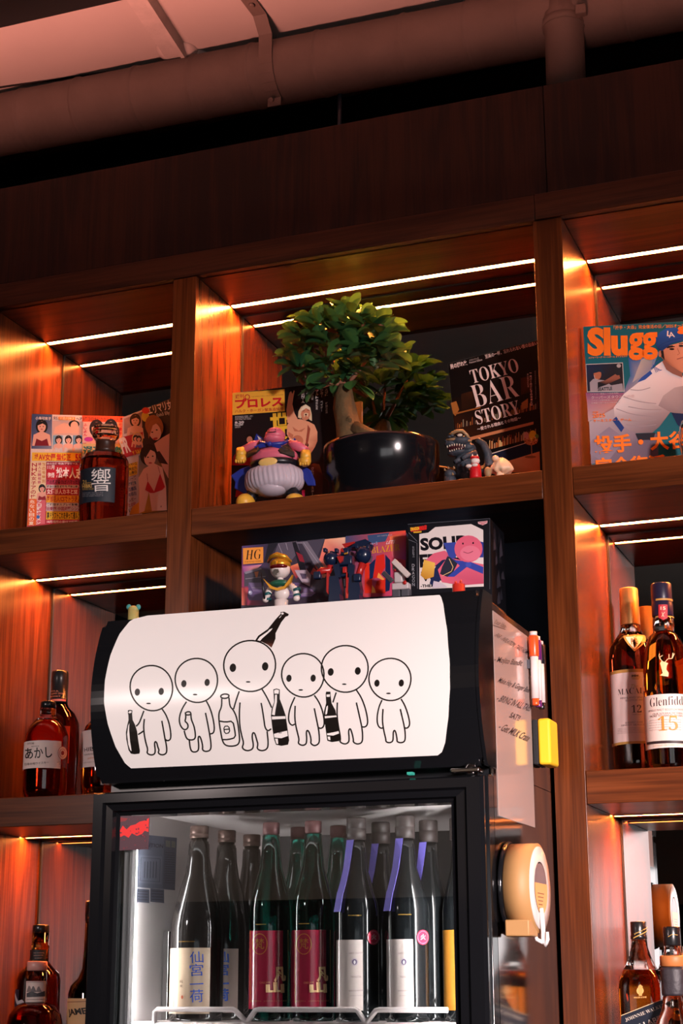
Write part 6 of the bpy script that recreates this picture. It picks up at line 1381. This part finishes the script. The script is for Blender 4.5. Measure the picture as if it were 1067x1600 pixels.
for x, y, d in cl:
    c_ = tb(540+(x-540)*.84, 556+(y-556)*.84, d*.7-.012); out = (c_-cen); out.z += .02; out.y -= .01
    for k in range(8):
        a = lr.uniform(0, 6.28); dirn = out.normalized()*.7+Vector((math.cos(a)*.9, math.sin(a)*.8, lr.uniform(-.35, .75)))
        end = c_+dirn.normalized()*.045
        if end.y > .15: dirn.y = -abs(dirn.y)*.3
        if end.y < -.01: dirn.y = abs(dirn.y)*.4-.1
        L = lr.uniform(.032, .05); leaf(c_+Vector((lr.uniform(-.008, .008), lr.uniform(-.008, .008), lr.uniform(-.006, .006))), dirn, Vector((lr.uniform(-.3, .3), lr.uniform(-.3, .3), 1)), L, L*lr.uniform(.48, .62), lr.uniform(.0, .28), lr.uniform(.0, .4)+(.3 if y < 505 else 0))  # top leaves toned lighter, the strip's light put into their colour
me = bpy.data.meshes.new('foliage'); o0 = origin(bz_); me.from_pydata([tuple(v-o0) for v in LV], [], LF)
ta = me.attributes.new('tone', 'FLOAT', 'POINT'); ta.data.foreach_set('value', LT); me.materials.append(leafm)
for p in me.polygons: p.use_smooth = True
link_obj('foliage', me, bz_)

# ------------------------------------------------------------------ fridge side: sheet, pens, eraser, tape
XF = FX1
tlp, trp, brp, blp = atX(765.5, 954, XF), atX(824, 993, XF), atX(835.5, 1293, XF), atX(776, 1274, XF)
ztop, zbot = (tlp.z+trp.z)/2, (brp.z+blp.z)/2; yl, yr = max((tlp.y+blp.y)/2, FYF+.0585), (trp.y+brp.y)/2
ws = thing('whiteboard_sheet', 'pale magnetic whiteboard sheet with handwriting on the fridge side', 'whiteboard', (XF, (yl+yr)/2, zbot))
film = mat('whiteboard_film', lin('B29E97'), .12, coat=.6)
MB().box((XF+.0003, yl, zbot), (XF+.0011, yr, ztop)).build('sheet', film, ws)
WP = Plane(Vector((XF+.0011, yl, zbot)), Vector((XF+.0011, yr, zbot)), Vector((XF+.0011, yl, ztop)))
ink = Ink(WP, base=.0002, eps=.00004); P, Q = zs(700, 900, 3.81); ic = '241C24'
for s_, a_, b_, h_ in (('Your Idea-', (268, 280), (340, 312), 7.5), ('PAR - INFLATION, TAKE HOME', (268, 360), (462, 470), 8.5), ('- Mojito Bandit', (264, 520), (430, 545), 12), ('Make Hay & Ginger Beer', (285, 640), (474, 705), 12), ('- BRING IN ALL TABS', (282, 740), (482, 805), 11), ('SAT!!', (362, 840), (418, 862), 9), ('- Get MILK Crate', (292, 910), (470, 985), 12)):
    ink.text(s_, P(*a_), P(*b_), h_, ic, .012, shear=.08)
ink.line(Q((264, 292), (340, 318)), .9, ic); ink.build('handwriting', ws, ink_matte)
# pens
px_w = plastic('pen_white', 'D8CCCA', .3)
pc = atX(836, 1045, XF+.013); ptop, pbot = atX(831, 985, XF+.013), atX(841, 1104, XF+.013); pz0 = pbot.z
for k, (lab, hexc, nm) in enumerate((('whiteboard marker with orange cap, nearest on the fridge side', 'E0501E', 'orange'), ('whiteboard marker with purple cap, between the orange and black ones', '5A1E5E', 'purple'), ('whiteboard marker with black cap, farthest back on the fridge side', '16161A', 'dark'))):
    y_ = pc.y+k*.019; zt_ = ptop.z-.004*k; c = Vector((XF+.012, y_, pz0)); h = zt_-pz0
    t = thing('whiteboard_marker', lab, 'pen', c, 'whiteboard markers on the fridge side'); cm = plastic('pen_'+nm, hexc, .3)
    MB().lathe([(.0062, h*.09), (.0062, h*.72)], c, 24).build('barrel', px_w, t)
    MB().lathe([(.0074, h*.66), (.0078, h*.67), (.0078, h*.93), (.007, h*.945)], c, 24).build('cap', cm, t)
    MB().lathe([(.006, h*.945), (.006, h)], c, 24).build('cap_end', px_w, t)
    MB().lathe([(.0048, 0), (.0052, h*.01), (.0055, h*.09)], c, 24).build('end_plug', cm, t)
    MB().box((XF+.0013, y_-.004, pz0+h*.5), (XF+.0058, y_+.004, pz0+h*.62)).build('magnet', grey, t)
# eraser
e0 = atX(831, 1150, XF); ez0, ez1 = atX(836, 1189, XF+.015).z, atX(836, 1117, XF+.015).z
er = thing('board_eraser', 'yellow and black magnetic board eraser below the markers', 'eraser', (XF, e0.y, ez0))
MB().box((XF+.0003, e0.y, ez0+.001), (XF+.009, e0.y+.05, ez1-.001), .002).build('felt_pad', speckle(mat('black_felt', (.015, .015, .017), .9), 300, .4), er)
MB().box((XF+.0092, e0.y-.001, ez0), (XF+.029, e0.y+.051, ez1), .004).build('grip', mat('yellow_foam', lin('E8B81E'), .6), er)
# tape on its wall holder
tc = atX(823, 1388, XF+.026); tr_ = .0615; x0, x1 = XF+.008, XF+.044
tp = thing('tape_dispenser', 'roll of cream masking tape in a holder on the fridge side', 'tape', (XF, tc.y, tc.z-tr_-.006))
tape_m = speckle(mat('masking_tape', lin('A87F50'), .55), 40, .05)
MB().lathe([(.04, x0), (tr_, x0), (tr_, x1), (.04, x1)], (0, tc.y, tc.z), 56, 'X', cap=False).build('tape_roll', tape_m, tp)
MB().box((x0+.001, tc.y-tr_*.99, tc.z-tr_-.005), (x1-.001, tc.y-tr_*.2, tc.z-tr_*.72), .002).build('tape_tail', tape_m, tp)
MB().lathe([(tr_+.002, XF+.0006), (tr_+.004, XF+.003), (tr_+.002, XF+.0075)], (0, tc.y, tc.z), 56, 'X').build('back_plate', black_gloss, tp)
MB().lathe([(.034, XF+.004), (.034, x1+.002)], (0, tc.y, tc.z), 40, 'X').build('hub', speckle(mat('grey_hub', lin('5A5058'), .5), 30, .1), tp)
CP = Plane(Vector((x1+.0026, tc.y-.05, tc.z-.05)), Vector((x1+.0026, tc.y+.05, tc.z-.05)), Vector((x1+.0026, tc.y-.05, tc.z+.05)))
MB().lathe([(.036, x1-.001), (.057, x1-.001), (.057, x1+.002), (.036, x1+.002)], (0, tc.y, tc.z), 48, 'X', cap=False).build('side_ring', mat('pale_ring', lin('CFC6C2'), .4), tp)
ink = Ink(CP, base=.0); circ = lambda r, a0, a1, n=24: [(.05+r*math.cos(R(a0+(a1-a0)*k/n)), .05+r*math.sin(R(a0+(a1-a0)*k/n))) for k in range(n+1)]
ink.uv(circ(.036, 170, 370), 'D89A58')
for k in range(6): ink.uv([(.028+k*.001, .043-k*.005), (.066-k*.004, .043-k*.005), (.066-k*.004, .0415-k*.005), (.028+k*.001, .0415-k*.005)], '7A4A24')
ink.build('core_print', tp, ink_matte)
hk = atX(841, 1428, XF+.05)
MB().tube([(x1+.004, tc.y-.01, tc.z-.028), (x1+.006, tc.y-.012, tc.z-.05), (x1+.006, tc.y-.012, tc.z-.072), (x1+.010, tc.y-.014, tc.z-.078), (x1+.013, tc.y-.016, tc.z-.07), (x1+.013, tc.y-.016, tc.z-.06)], [.0032, .0032, .0032, .003, .0028, .002], 10).tube([(x1+.006, tc.y-.012, tc.z-.074), (x1-.003, tc.y-.013, tc.z-.07), (x1-.006, tc.y-.013, tc.z-.06)], [.003, .0028, .002], 10).build('hook', plastic('hook_white', 'E8E2E0', .2), tp)
